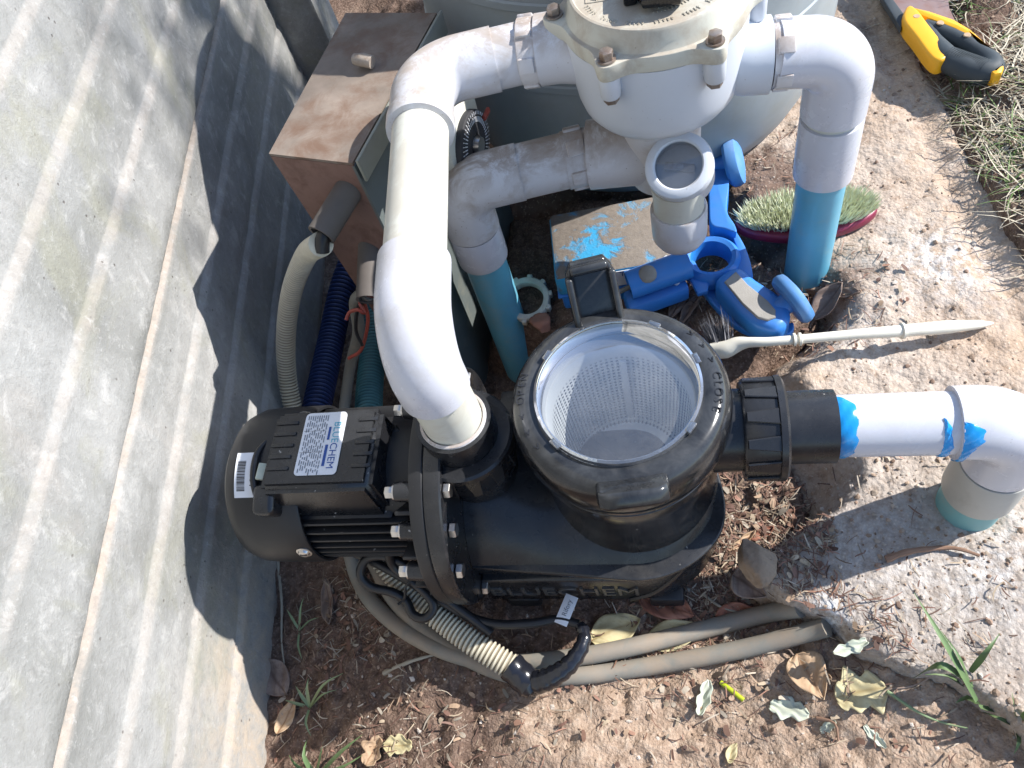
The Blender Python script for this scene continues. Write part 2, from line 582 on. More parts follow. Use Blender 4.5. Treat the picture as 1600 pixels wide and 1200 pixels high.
def colattr_mat(name, rough=0.7, spec=0.25, trans=0.0, var=0.25):
    m, nt, N, L, b = newmat(name)
    a = attr(nt, "col")
    n = noise_node(nt, 90, 5, 0.65, geo_pos(nt))
    c = mix(nt, ramp(nt, n, [(0.35, 1 - var), (0.7, 1 + var * 0.5)]), (0, 0, 0), a.outputs["Color"])
    mm = mix(nt, 1.0, a.outputs["Color"], ramp(nt, n, [(0.3, 1 - var), (0.7, 1.0)]), 'MULTIPLY')
    L.new(mm, b.inputs["Base Color"])
    b.inputs["Roughness"].default_value = rough
    b.inputs["Specular IOR Level"].default_value = spec
    return m


MT['litter'] = colattr_mat("dry_litter")
MT['grass'] = colattr_mat("grass_blades", 0.6)
MT['ribbed'] = colattr_mat("ribbed_plastic", 0.45, 0.4, 0.0, 0.2)
MT['grit'] = colattr_mat("grit", 0.9, 0.15)


def leaf_mat(name, a, b2, vein):
    m, nt, N, L, b = newmat(name)
    tc = N.new("ShaderNodeTexCoord").outputs["Object"]
    n = noise_node(nt, 45, 7, 0.65, tc)
    c = mix(nt, ramp(nt, n, [(0.35, 0.0), (0.68, 1.0)]), a, b2)
    n2 = noise_node(nt, 160, 4, 0.6, tc)
    c = mix(nt, ramp(nt, n2, [(0.62, 0.0), (0.72, 0.6)]), c, vein)
    at = attr(nt, "vein")
    c = mix(nt, at.outputs["Fac"], c, vein)
    L.new(c, b.inputs["Base Color"])
    b.inputs["Roughness"].default_value = 0.6
    b.inputs["Specular IOR Level"].default_value = 0.3
    bump(nt, b, n2, 0.15, 0.001)
    return m


MT['leaf_tan'] = leaf_mat("tan_leaf", (0.38, 0.25, 0.15), (0.52, 0.38, 0.25), (0.26, 0.15, 0.08))
MT['leaf_yellow'] = leaf_mat("yellowed_leaf", (0.46, 0.39, 0.22), (0.56, 0.50, 0.30), (0.36, 0.28, 0.14))
MT['leaf_white'] = leaf_mat("bleached_leaf", (0.42, 0.46, 0.37), (0.56, 0.57, 0.46), (0.45, 0.46, 0.36))
MT['leaf_brown'] = leaf_mat("brown_leaf", (0.20, 0.14, 0.11), (0.33, 0.25, 0.20), (0.14, 0.09, 0.07))
MT['leaf_red'] = leaf_mat("rust_red_leaf", (0.30, 0.12, 0.08), (0.42, 0.20, 0.13), (0.2, 0.08, 0.05))


# wall concrete
def make_wall_mat():
    m, nt, N, L, b = newmat("wall_concrete")
    pos = geo_pos(nt)
    mp = N.new("ShaderNodeMapping")
    mp.inputs["Scale"].default_value = (1, 0.55, 1.0)
    L.new(pos, mp.inputs[0])
    big = noise_node(nt, 5.5, 5, 0.6, mp.outputs[0], 0.8)
    mid = noise_node(nt, 34, 6, 0.72, pos, 0.4)
    gr = noise_node(nt, 130, 4, 0.7, pos)
    fine = noise_node(nt, 420, 3, 0.6, pos)
    c = ramp(nt, big, [(0.30, (0.185, 0.188, 0.178)), (0.42, (0.26, 0.26, 0.248)), (0.54, (0.325, 0.324, 0.314)), (0.70, (0.385, 0.376, 0.36))])
    c = mix(nt, ramp(nt, mid, [(0.34, 0.45), (0.48, 0.0)]), c, (0.22, 0.22, 0.205))
    c = mix(nt, ramp(nt, mid, [(0.54, 0.0), (0.68, 0.55)]), c, (0.50, 0.49, 0.475))
    st = noise_node(nt, 7, 5, 0.6, pos, 1.4)
    c = mix(nt, ramp(nt, st, [(0.54, 0.0), (0.68, 0.5)]), c, (0.29, 0.285, 0.215))
    pk = noise_node(nt, 11, 4, 0.6, pos, 0.8)
    c = mix(nt, ramp(nt, pk, [(0.58, 0.0), (0.72, 0.22)]), c, (0.43, 0.38, 0.34))
    led = attr(nt, "ledge")
    brk = math_node(nt, 'ADD', noise_node(nt, 48, 6, 0.75, pos), math_node(nt, 'MULTIPLY', noise_node(nt, 6, 3, 0.6, pos), 0.7))
    lf = math_node(nt, 'MULTIPLY', led.outputs["Fac"], ramp(nt, brk, [(0.66, 0.15), (0.90, 0.85)]))
    c = mix(nt, lf, c, mix(nt, gr, (0.30, 0.235, 0.19), (0.47, 0.41, 0.355)))
    lw = attr(nt, "low")
    c = mix(nt, math_node(nt, 'MULTIPLY', lw.outputs["Fac"], ramp(nt, mid, [(0.4, 0.1), (0.6, 0.75)])), c, (0.44, 0.35, 0.26))
    c = mix(nt, ramp(nt, gr, [(0.36, 0.22), (0.46, 0.0)]), c, (0.19, 0.185, 0.175))
    c = mix(nt, ramp(nt, gr, [(0.58, 0.0), (0.70, 0.35)]), c, (0.48, 0.475, 0.46))
    vo = N.new("ShaderNodeTexVoronoi"); vo.inputs["Scale"].default_value = 85
    L.new(pos, vo.inputs["Vector"])
    pit = ramp(nt, vo.outputs["Distance"], [(0.07, 1.0), (0.15, 0.0)])
    pit = math_node(nt, 'MULTIPLY', pit, ramp(nt, noise_node(nt, 16, 3, 0.5, pos), [(0.54, 0.0), (0.62, 0.7)]))
    c = mix(nt, pit, c, (0.10, 0.085, 0.075))
    L.new(c, b.inputs["Base Color"])
    b.inputs["Roughness"].default_value = 0.92
    b.inputs["Specular IOR Level"].default_value = 0.15
    h = math_node(nt, 'ADD', mid, math_node(nt, 'ADD', math_node(nt, 'MULTIPLY', gr, 0.5), math_node(nt, 'MULTIPLY', fine, 0.3)))
    h = math_node(nt, 'SUBTRACT', h, math_node(nt, 'MULTIPLY', pit, 0.6))
    bump(nt, b, h, 0.5, 0.003)
    return m


MT['wall'] = make_wall_mat()


def make_soil_mat():
    m, nt, N, L, b = newmat("soil")
    pos = geo_pos(nt)
    n1 = noise_node(nt, 9, 6, 0.65, pos, 0.3)
    n2 = noise_node(nt, 120, 6, 0.7, pos)
    n3 = noise_node(nt, 500, 3, 0.6, pos)
    sand = attr(nt, "sand").outputs["Fac"]
    dark = ramp(nt, n2, [(0.3, (0.085, 0.057, 0.044)), (0.5, (0.16, 0.108, 0.082)), (0.72, (0.27, 0.19, 0.145))])
    lite = ramp(nt, n2, [(0.28, (0.26, 0.18, 0.13)), (0.5, (0.39, 0.285, 0.21)), (0.75, (0.52, 0.42, 0.33))])
    f = math_node(nt, 'ADD', sand, math_node(nt, 'MULTIPLY', math_node(nt, 'SUBTRACT', n1, 0.5), 1.1))
    c = mix(nt, ramp(nt, f, [(0.25, 0.0), (0.75, 1.0)]), dark, lite)
    vo = N.new("ShaderNodeTexVoronoi"); vo.inputs["Scale"].default_value = 260
    L.new(pos, vo.inputs["Vector"])
    c = mix(nt, ramp(nt, vo.outputs["Distance"], [(0.1, 0.35), (0.35, 0.0)]), c, (0.50, 0.38, 0.29))
    L.new(c, b.inputs["Base Color"])
    b.inputs["Roughness"].default_value = 0.95
    b.inputs["Specular IOR Level"].default_value = 0.1
    h = math_node(nt, 'ADD', n2, math_node(nt, 'MULTIPLY', n3, 0.6))
    h = math_node(nt, 'SUBTRACT', h, math_node(nt, 'MULTIPLY', vo.outputs["Distance"], 0.5))
    bump(nt, b, h, 0.75, 0.004)
    return m


MT['soil'] = make_soil_mat()


def make_slab_mat():
    m, nt, N, L, b = newmat("rough_concrete")
    pos = geo_pos(nt)
    n1 = noise_node(nt, 7, 6, 0.65, pos, 0.4)
    n2 = noise_node(nt, 90, 7, 0.72, pos)
    n3 = noise_node(nt, 420, 3, 0.6, pos)
    c = ramp(nt, n1, [(0.3, (0.41, 0.31, 0.235)), (0.5, (0.45, 0.365, 0.295)), (0.7, (0.48, 0.415, 0.355))])
    c = mix(nt, ramp(nt, n2, [(0.34, 0.75), (0.50, 0.0)]), c, (0.25, 0.17, 0.12))
    c = mix(nt, ramp(nt, n2, [(0.58, 0.0), (0.75, 0.6)]), c, (0.62, 0.54, 0.46))
    orange = attr(nt, "orange").outputs["Fac"]
    c = mix(nt, math_node(nt, 'MULTIPLY', orange, ramp(nt, noise_node(nt, 20, 5, 0.6, pos), [(0.35, 0.1), (0.6, 0.6)])), c, (0.48, 0.325, 0.20))
    grey = attr(nt, "grey").outputs["Fac"]
    c = mix(nt, math_node(nt, 'MULTIPLY', grey, 0.75), c, mix(nt, ramp(nt, n2, [(0.4, 0.0), (0.65, 1.0)]), (0.27, 0.235, 0.205), (0.42, 0.385, 0.35)))
    dirt = attr(nt, "dirt").outputs["Fac"]
    df = math_node(nt, 'ADD', dirt, math_node(nt, 'MULTIPLY', math_node(nt, 'SUBTRACT', noise_node(nt, 26, 6, 0.7, pos), 0.5), 1.3))
    c = mix(nt, ramp(nt, df, [(0.35, 0.0), (0.7, 0.9)]), c, mix(nt, n2, (0.075, 0.045, 0.033), (0.21, 0.135, 0.10)))
    wh = attr(nt, "white").outputs["Fac"]
    wf = math_node(nt, 'MULTIPLY', wh, ramp(nt, noise_node(nt, 75, 7, 0.75, pos), [(0.42, 0.0), (0.62, 1.0)]))
    c = mix(nt, wf, c, (0.80, 0.79, 0.78))
    vo = N.new("ShaderNodeTexVoronoi"); vo.inputs["Scale"].default_value = 210
    L.new(pos, vo.inputs["Vector"])
    c = mix(nt, ramp(nt, vo.outputs["Distance"], [(0.08, 0.45), (0.3, 0.0)]), c, (0.66, 0.56, 0.46))
    L.new(c, b.inputs["Base Color"])
    b.inputs["Roughness"].default_value = 0.95
    b.inputs["Specular IOR Level"].default_value = 0.12
    h = math_node(nt, 'ADD', n2, math_node(nt, 'MULTIPLY', n3, 0.5))
    h = math_node(nt, 'SUBTRACT', h, math_node(nt, 'MULTIPLY', vo.outputs["Distance"], 0.6))
    bump(nt, b, h, 0.6, 0.004)
    return m


MT['slab'] = make_slab_mat()

# ------------------------------------------------------------------ the ground
WB = U(430, 900, -0.08)                       # a point at the foot of the wall
WD = Vector((-0.15, 0.989, 0)).normalized()   # along the wall
WN = Vector((WD.y, -WD.x, 0))                 # out of the wall, towards the pump


SLAB = [U(*p) for p in [(1600, 1135, .03), (1545, 1098, .03), (1490, 1068, .03), (1420, 1050, .03), (1352, 1022, .03), (1300, 978, .02), (1262, 962, .015), (1212, 935, .01),
                        (1172, 905, 0), (1180, 868, 0), (1222, 838, 0), (1250, 790, 0), (1238, 735, 0), (1185, 650, 0),
                        (1150, 590, 0), (1190, 530, 0), (1255, 480, 0), (1225, 440, 0), (1165, 395, 0), (1110, 350, 0), (1060, 310, 0)]]
SLAB = [(p.x, p.y) for p in SLAB] + [(-0.30, 0.80), (-0.34, 1.85), (0.262, 1.85), (0.342, 1.123), (0.398, 0.634), (0.47, 0.0), (0.48, -0.1), (0.335, -0.02)]


def poly_sd(x, y, poly):
    inside = np.zeros(x.shape, bool)
    dist = np.full(x.shape, 1e9)
    n = len(poly)
    for i in range(n):
        x0, y0 = poly[i]; x1, y1 = poly[(i + 1) % n]
        c = ((y0 > y) != (y1 > y)) & (x < (x1 - x0) * (y - y0) / (y1 - y0 + 1e-12) + x0)
        inside ^= c
        ex, ey = x1 - x0, y1 - y0
        t = np.clip(((x - x0) * ex + (y - y0) * ey) / (ex * ex + ey * ey + 1e-12), 0, 1)
        dist = np.minimum(dist, np.hypot(x - x0 - t * ex, y - y0 - t * ey))
    return np.where(inside, dist, -dist)


def wall_dist(x, y):
    return (x - WB.x) * WN.x + (y - WB.y) * WN.y


def soil_base(x, y):
    d = wall_dist(x, y)
    z = -0.036 + 0 * x
    z = z - 0.048 * (1 - sstep(0.0, 0.26, d))
    xb = -0.085 - 0.135 * sstep(0.555, 0.625, y)
    z = z - 0.13 * (1 - sstep(xb - 0.06, xb + 0.01, x)) * sstep(0.30, 0.42, y) * (1 - sstep(1.0, 1.4, y))
    z = z + 0.024 * sstep(-0.16, -0.10, x) * sstep(0.50, 0.60, y)
    z = z + 0.012 * sstep(0.05, 0.22, x)
    # built-up soil below the slab's front edge
    z = z + 0.020 * sstep(0.0, 0.14, x) * (1 - sstep(0.20, 0.30, y))
    # grass bank right of the path
    z = z + 0.03 * sstep(0.33, 0.46, x)
    # dug away under the concrete path
    z = z - 0.05 * sstep(0.004, 0.03, poly_sd(x, y, SLAB))
    return z


def soil_h(x, y):
    near = 1 - sstep(1.5, 3.0, np.hypot(x, y - 0.5))
    return soil_base(x, y) + near * (0.016 * fbm(x, y, 9, 3, 3) + 0.009 * fbm(x, y, 60, 4, 5) + 0.004 * np.abs(fbm(x, y, 210, 2, 9)))


def grid_obj(name, xs, ys, zf, mat, attrs, keep=None):
    X, Y = np.meshgrid(xs, ys)
    Z = zf(X, Y)
    nx, ny = len(xs), len(ys)
    co = np.stack([X, Y, Z], -1).reshape(-1, 3)
    idx = np.arange(nx * ny).reshape(ny, nx)
    q = np.stack([idx[:-1, :-1], idx[:-1, 1:], idx[1:, 1:], idx[1:, :-1]], -1).reshape(-1, 4)
    if keep is not None:
        kf = keep(X, Y).reshape(-1)
        q = q[kf[q].any(1)]
        used = np.unique(q)
        mp = -np.ones(nx * ny, dtype=np.int64); mp[used] = np.arange(len(used))
        q = mp[q]; co = co[used]
        X = co[:, 0]; Y = co[:, 1]
    me = bpy.data.meshes.new(name)
    me.vertices.add(len(co)); me.vertices.foreach_set("co", co.astype(np.float32).ravel())
    me.loops.add(q.size); me.loops.foreach_set("vertex_index", q.astype(np.int32).ravel())
    me.polygons.add(len(q)); me.polygons.foreach_set("loop_start", (np.arange(len(q)) * 4).astype(np.int32))
    me.update(calc_edges=True)
    me.shade_smooth()
    for an, fn in attrs.items():
        a = me.attributes.new(an, 'FLOAT', 'POINT')
        a.data.foreach_set("value", np.clip(fn(co[:, 0], co[:, 1]), 0, 1).astype(np.float32))
    o = bpy.data.objects.new(name, me)
    me.materials.append(mat)
    COL.objects.link(o)
    return o


def lines(a, b, step, far, n=22):
    core = list(np.arange(a, b + 1e-9, step))
    g = np.geomspace(step * 2, far, n)
    return np.array([a - v for v in g[::-1]] + core + [b + v for v in g])


def blob(x, y, px, py, z, r, amp=1.0):
    p = U(px, py, z)
    return amp * np.exp(-((x - p.x) ** 2 + (y - p.y) ** 2) / (r * r))


def sand_attr(x, y):
    s = 0.25 + 0 * x
    s = s + blob(x, y, 1050, 1140, -0.03, 0.085, 0.75) + blob(x, y, 1250, 1180, -0.03, 0.10, 0.6) + blob(x, y, 850, 1120, -0.03, 0.05, 0.4)
    s = s + blob(x, y, 1450, 1190, -0.03, 0.10, 0.6)
    s = s + blob(x, y, 1180, 830, -0.02, 0.05, 0.15)
    s = s - blob(x, y, 560, 1000, -0.05, 0.13, 0.35)
    s = s - blob(x, y, 950, 500, -0.02, 0.16, 0.4)
    return s


ground = grid_obj("ground", lines(-0.60, 0.66, 0.0036, 60), lines(0.0, 1.42, 0.0036, 60), soil_h, MT['soil'], {"sand": sand_attr})
kind(ground, "structure")

def slab_top(x, y):
    return 0.004 + 0.013 * (1 - sstep(0.30, 0.62, y))


def slab_h(x, y):
    sd = poly_sd(x, y, SLAB) + 0.010 * fbm(x, y, 22, 4, 31)
    soft = sstep(0.26, 0.36, y) * (1 - sstep(0.24, 0.30, x))      # buried, feathered edge behind the pump
    w = 0.0045 + 0.065 * soft
    drop = 1 - sstep(-0.002, w, sd)
    fl = 1 - 0.55 * sstep(0.36, 0.26, y)                              # the broken front piece is trowelled smoother
    z = slab_top(x, y) + 0.006 * fl * fbm(x, y, 12, 3, 41) + 0.0042 * fl * fbm(x, y, 55, 4, 43) + 0.0024 * fbm(x, y, 220, 2, 47)
    # worn channel along the path, as the photograph shows
    ch = np.exp(-((x - (0.355 - 0.11 * (y - 0.634))) / 0.016) ** 2)
    z = z - 0.006 * ch
    z = z - 0.004 * sstep(0.012, 0.0, sd) * (1 - soft)
    return z - drop * (0.075 + 0.0 * soft)


def slab_keep(x, y):
    return poly_sd(x, y, SLAB) > -0.022


slab = grid_obj("concrete_path", np.arange(-0.36, 0.52, 0.0034), np.arange(-0.08, 1.86, 0.0034), slab_h, MT['slab'], {
    "orange": lambda x, y: sstep(0.24, 0.38, x + 0.1 * (y - 0.6)) * 0.8 + blob(x, y, 1330, 600, .02, .05, .4) + blob(x, y, 1230, 580, .01, .05, .7) + blob(x, y, 1560, 1060, .03, .06, .7),
    "dirt": lambda x, y: 0.10 + blob(x, y, 1190, 280, 0, .07, .75) + blob(x, y, 1200, 450, 0, .075, .7) + blob(x, y, 1330, 430, 0, .04, .4) + blob(x, y, 1130, 340, 0, .08, .6)
    + blob(x, y, 1180, 700, 0, .03, .5) + blob(x, y, 1345, 60, 0, .06, .35) + blob(x, y, 1470, 190, 0, .05, .3) + 0.8 * sstep(0.12, -0.05, x),
    "white": lambda x, y: blob(x, y, 1455, 405, 0, .045, .5) + blob(x, y, 1500, 430, 0, .05, .4) + blob(x, y, 1540, 230, 0, .05, .3) + blob(x, y, 1340, 530, 0, .05, .25) + blob(x, y, 1560, 870, .03, .05, .5)
    + blob(x, y, 1300, 955, .02, .018, 1.0) + blob(x, y, 1400, 900, .03, .05, .25) + 0.04,
    "grey": lambda x, y: blob(x, y, 1420, 910, .03, .11, .9) + blob(x, y, 1500, 960, .03, .07, .7) + blob(x, y, 1300, 860, .02, .06, .6),
}, slab_keep)
kind(slab, "structure")


def ground_z(x, y):
    x = np.array([x], float); y = np.array([y], float)
    zs = soil_h(x, y)[0]
    if slab_keep(x, y)[0]:
        zs = max(zs, slab_h(x, y)[0])
    return float(zs)


def on_ground(px, py, lift=0.0, z0=0.0):
    p = U(px, py, z0)
    for _ in range(6):
        p = U(px, py, ground_z(p.x, p.y) + lift)
    return p


# ------------------------------------------------------------------ the wall
wall = thing("precast_wall", "weathered grey precast concrete wall with stepped horizontal courses at the left edge", "wall", WB + V(0, 0, 0))


def wall_panel(name, s0, s1, z0, z1, ds, courses, ledge_top, off=0.0):
    """one precast panel between z0 and z1, with V joints at the given heights"""
    prof = []  # (z, out, ledge)
    zs = sorted(courses)
    prof.append((z0, -0.05, 0)); prof.append((z0, 0.0, 0)); prof.append((z0 + 0.004, 0.003, 0))
    for c in zs:
        prof += [(c - 0.013, 0.0008, 0), (c - 0.009, 0.0011, 0.15), (c - 0.007, 0.0007, 0.36), (c - 0.0015, -0.0007, 0.36), (c + 0.001, -0.0024, 0.3), (c + 0.004, -0.0026, 0.0), (c + 0.014, -0.0010, 0)]
    prof += [(z1 - 0.0125, 0.0016, 0), (z1 - 0.0080, 0.0017, 0.3), (z1 - 0.0060, 0.0010, 0.9), (z1, -0.0045, 0.9), (z1, -0.05, 0)]
    # fill long gaps so that the relief can bend
    P = [prof[0]]
    for p in prof[1:]:
        q = P[-1]
        n = max(1, int(abs(p[0] - q[0]) / 0.012))
        for k in range(1, n + 1):
            t = k / n
            P.append((q[0] + (p[0] - q[0]) * t, q[1] + (p[1] - q[1]) * t, q[2] + (p[2] - q[2]) * t))
    S = np.arange(s0, s1 + ds * 0.5, ds)
    ns, npf = len(S), len(P)
    pz = np.array([p[0] for p in P]); po = np.array([p[1] for p in P]); pl = np.array([p[2] for p in P])
    SS, ZZ = np.meshgrid(S, pz, indexing='ij')
    OO = po[None, :] + off + 0.0022 * fbm(SS, ZZ, 6, 2, 61) + 0.0012 * fbm(SS, ZZ, 60, 3, 67)
    ZW = ZZ + 0.0016 * fbm(SS, ZZ * 0 + 3.1, 22, 3, 71) * (pl[None, :] > 0)
    X = WB.x + WD.x * SS + WN.x * OO; Y = WB.y + WD.y * SS + WN.y * OO
    g = G()
    off0 = wloc(wall)
    co = np.stack([X - off0.x, Y - off0.y, ZW - off0.z], -1).reshape(-1, 3)
    idx = np.arange(ns * npf).reshape(ns, npf)
    q = np.stack([idx[:-1, :-1], idx[1:, :-1], idx[1:, 1:], idx[:-1, 1:]], -1).reshape(-1, 4)
    me = bpy.data.meshes.new(name)
    me.from_pydata(co.tolist(), [], q.tolist())
    me.update()
    me.shade_smooth()
    a = me.attributes.new("ledge", 'FLOAT', 'POINT')
    a.data.foreach_set("value", np.repeat(pl[None, :], ns, 0).ravel().astype(np.float32))
    a = me.attributes.new("low", 'FLOAT', 'POINT')
    a.data.foreach_set("value", (np.repeat(sstep(0.12, -0.05, pz)[None, :], ns, 0) * sstep(0.15, -0.1, SS)).ravel().astype(np.float32))
    me.materials.append(MT['wall'])
    o = bpy.data.objects.new(name, me)
    COL.objects.link(o)
    o.parent = wall
    return o


# heights of the courses at the wall's true distance
CZ = [-0.02, 0.06, 0.145, 0.22, 0.30, 0.385]
LP = 0.93
wall_panel("panel", -0.9, LP, -0.16, 0.224, 0.008, [-0.012, 0.073, 0.151], True)
wall_panel("panel", -0.9, LP, 0.225, 0.60, 0.008, [0.306, 0.387, 0.46, 0.535], True)
wall_panel("panel", -0.9, LP, 0.601, 0.98, 0.03, [0.68, 0.765, 0.84, 0.91], True)
wall_panel("panel", -0.9, LP, 0.981, 1.36, 0.03, [1.06, 1.145, 1.22, 1.29], True)
for (za, zb) in ((-0.2, 0.22), (0.221, 0.60), (0.601, 0.98), (0.981, 1.36)):
    wall_panel("panel", LP + 0.11, LP + 1.9, za, zb, 0.02, [za + (zb - za) * k / 5 for k in (1, 2, 3, 4)], True)
pm = rotm(WN, WD, V(0, 0, 1))
for s in (LP + 0.055, -0.955):
    g = G().box(WB + WD * s + WN * 0.012 + V(0, 0, 0.66), (0.12, 0.108, 1.7), 0.008, pm)
    part("post", g, MT['wall'], wall)

# ------------------------------------------------------------------ sand filter tank
TC = V(-0.03, 1.005, 0.0)
tank = thing("sand_filter_tank", "large pale grey sand filter tank standing behind the valve", "filter tank", TC + V(0, 0, 0.004))
prof = [(0.0, 0.0), (0.20, 0.0), (0.222, 0.004), (0.236, 0.02), (0.25, 0.05), (0.261, 0.09), (0.266, 0.13), (0.267, 0.18), (0.267, 0.42),
        (0.258, 0.47), (0.235, 0.52), (0.19, 0.56), (0.12, 0.585), (0.0, 0.595)]
part("shell", G().lathe(prof, TC + V(0, 0, -0.004), n=96), MT['tank'], tank)
g = G()
for zz in (0.20, 0.30):
    g.lathe([(0.2675, zz - 0.006), (0.2695, zz - 0.004), (0.2695, zz + 0.004), (0.2675, zz + 0.006)], TC, n=96)
part("band", g, MT['tank'], tank)

# ------------------------------------------------------------------ timer box
BZ = 0.30
BC = [U(420, 240, BZ), U(550, 255, BZ), U(682, 20, BZ), U(540, 20, BZ)]
bl, br, fr, fl = [Vector((p.x, p.y, 0)) for p in BC]
bz0 = -0.17
tb = thing("timer_box", "rusty metal timer box standing between the tank and the wall", "electrical box", (bl + fr) / 2 + V(0, 0, bz0))


def slabquad(pts, thick, nrm):
    g = G()
    n = Vector(nrm).normalized() * thick
    a = [Vector(p) for p in pts]
    b = [p - n for p in a]
    vs = a + b
    k = len(a)
    fs = [tuple(range(k)), tuple(reversed(range(k, 2 * k)))]
    for i in range(k):
        j = (i + 1) % k
        fs.append((i, i + k, j + k, j))
    g.add(vs, fs)
    bm = bmesh.new()
    vv = [bm.verts.new(p) for p in g.v]
    for f in g.f:
        bm.faces.new([vv[i] for i in f])
    bmesh.ops.recalc_face_normals(bm, faces=bm.faces[:])
    g2 = G()
    g2.bm(bm)
    return g2


def zz(p, z):
    return Vector((p.x, p.y, z))


bdir = (fr - br).normalized()
bout = Vector((bdir.y, -bdir.x, 0))            # out of the front panel (towards +x)
bl_low = bl + (br - bl) * 0.30 + V(0, 0, 0)
top = slabquad([zz(bl, BZ), zz(br, BZ), zz(fr, BZ), zz(fl, BZ)], 0.003, (0, 0, 1))
part("top_panel", top, MT['rust'], tb, label="rust stained orange brown top panel")
part("end_panel", slabquad([zz(bl, BZ - 0.0035), zz(bl_low, bz0), zz(br, bz0), zz(br, BZ - 0.0035)], 0.003, -bdir), MT['rust_end'], tb, label="dark rusty end panel")
part("back_panel", slabquad([zz(bl, BZ - 0.0035), zz(fl, BZ - 0.0035), zz(fl, bz0), zz(bl_low, bz0)], 0.003, -bout), MT['rust_end'], tb)
part("far_panel", slabquad([zz(fl, BZ - 0.0035), zz(fr, BZ - 0.0035), zz(fr, bz0), zz(fl, bz0)], 0.003, bdir), MT['rust_end'], tb)
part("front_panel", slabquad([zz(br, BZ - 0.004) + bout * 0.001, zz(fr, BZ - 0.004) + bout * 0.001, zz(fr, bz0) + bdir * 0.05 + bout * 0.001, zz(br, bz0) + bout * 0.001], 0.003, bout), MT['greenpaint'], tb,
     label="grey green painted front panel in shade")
# folded lip of the lid along the front edge
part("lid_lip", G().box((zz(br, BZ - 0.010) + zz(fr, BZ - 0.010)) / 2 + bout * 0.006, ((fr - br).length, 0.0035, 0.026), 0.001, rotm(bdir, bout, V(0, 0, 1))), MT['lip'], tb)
# conduit stubs through the end panel
for i, (p0, p1, r) in enumerate(((V(-0.312, 0.548, 0.258), V(-0.331, 0.512, 0.250), 0.0142), (V(-0.318, 0.552, 0.165), V(-0.318, 0.508, 0.150), 0.0142))):
    d = (p1 - p0)
    part("conduit_stub", G().pipe([p0 - d * 0.5, p0, p0 + d * 0.5, p1], r, r - 0.003, 28), MT['stub'], tb)
# timer with its dial
dc = V(0, 0, 0)
dz = 0.215
dY = 0.672
tx = br + bdir * ((dY - br.y) / bdir.y)
dcen = zz(tx, dz) + bout * 0.030
tm = rotm(bdir, V(0, 0, 1), bout)
timer = part("timer_body", G().box(dcen + bout * -0.003, (0.085, 0.105, 0.054), 0.005, tm), MT['pvc_cream'], tb)
part("dial", G().lathe([(0.0, 0.0), (0.037, 0.0), (0.037, 0.006), (0.034, 0.008), (0, 0.008)], dcen + bout * 0.024, bout, 48), MT['ink_black'], timer)
g = G()
for k in range(48):
    a = 2 * math.pi * k / 48
    for (ra, rb, w) in ((0.0245, 0.030, 0.0011), (0.032, 0.0355, 0.0007)):
        c = dcen + bout * 0.0325 + (bdir * math.cos(a) + V(0, 0, 1) * math.sin(a)) * ((ra + rb) / 2)
        e = (bdir * math.cos(a) + V(0, 0, 1) * math.sin(a))
        t = bout.cross(e)
        g.box(c, (rb - ra, w, 0.0006), 0, rotm(e, t, bout))
part("scale_marks", g, MT['label'], timer)
part("knob", G().lathe([(0, 0.006), (0.009, 0.006), (0.010, 0.0), (0.012, 0.0)], dcen + bout * 0.032, bout, 24), MT['steel'], timer)
part("pointer", G().box(dcen + bout * 0.034 + bdir * 0.036 + V(0, 0, 0.012), (0.016, 0.006, 0.004), 0.001, tm), MT['redwire'], timer)
# pale chip of pvc lying on the lid
c = U(567, 96, BZ + 0.008)
g = G().tube([c + V(-0.009, 0.004, 0.001), c + V(0.0, 0.0, 0.002), c + V(0.011, -0.004, 0)], [0.0060, 0.0070, 0.0066], 10)
tag(part("pipe_plug", g, MT['plug']), "small dirty cream pipe plug lying on the rusty box lid", "plug")

# ------------------------------------------------------------------ multiport valve
VC = V(0.002, 0.635, 0)
valve = thing("multiport_valve", "white multiport valve with cream bolted lid and black handle", "valve", VC + V(0, 0, 0.17))
part("body", G().lathe([(0.0, 0.262), (0.046, 0.262), (0.058, 0.264), (0.067, 0.269), (0.0725, 0.277), (0.0755, 0.288), (0.0775, 0.305), (0.0795, 0.330), (0.080, 0.350), (0.0, 0.350)], VC, n=72), MT['valve'], valve)
part("neck", G().lathe([(0.0, 0.165), (0.034, 0.165), (0.038, 0.175), (0.040, 0.27), (0, 0.27)], VC, n=48), MT['pvc_soil'], valve)
# lid: flange with ears, raised cap
def lobed(r0, amp, wdeg, n=180):
    out = []
    for k in range(n):
        a = 360.0 * k / n
        d = min(abs((a - 2 - 60 * q + 180) % 360 - 180) for q in range(6))
        out.append(((r0 + amp * math.exp(-(d / wdeg) ** 2)) * math.cos(rad(a)), (r0 + amp * math.exp(-(d / wdeg) ** 2)) * math.sin(rad(a))))
    return out


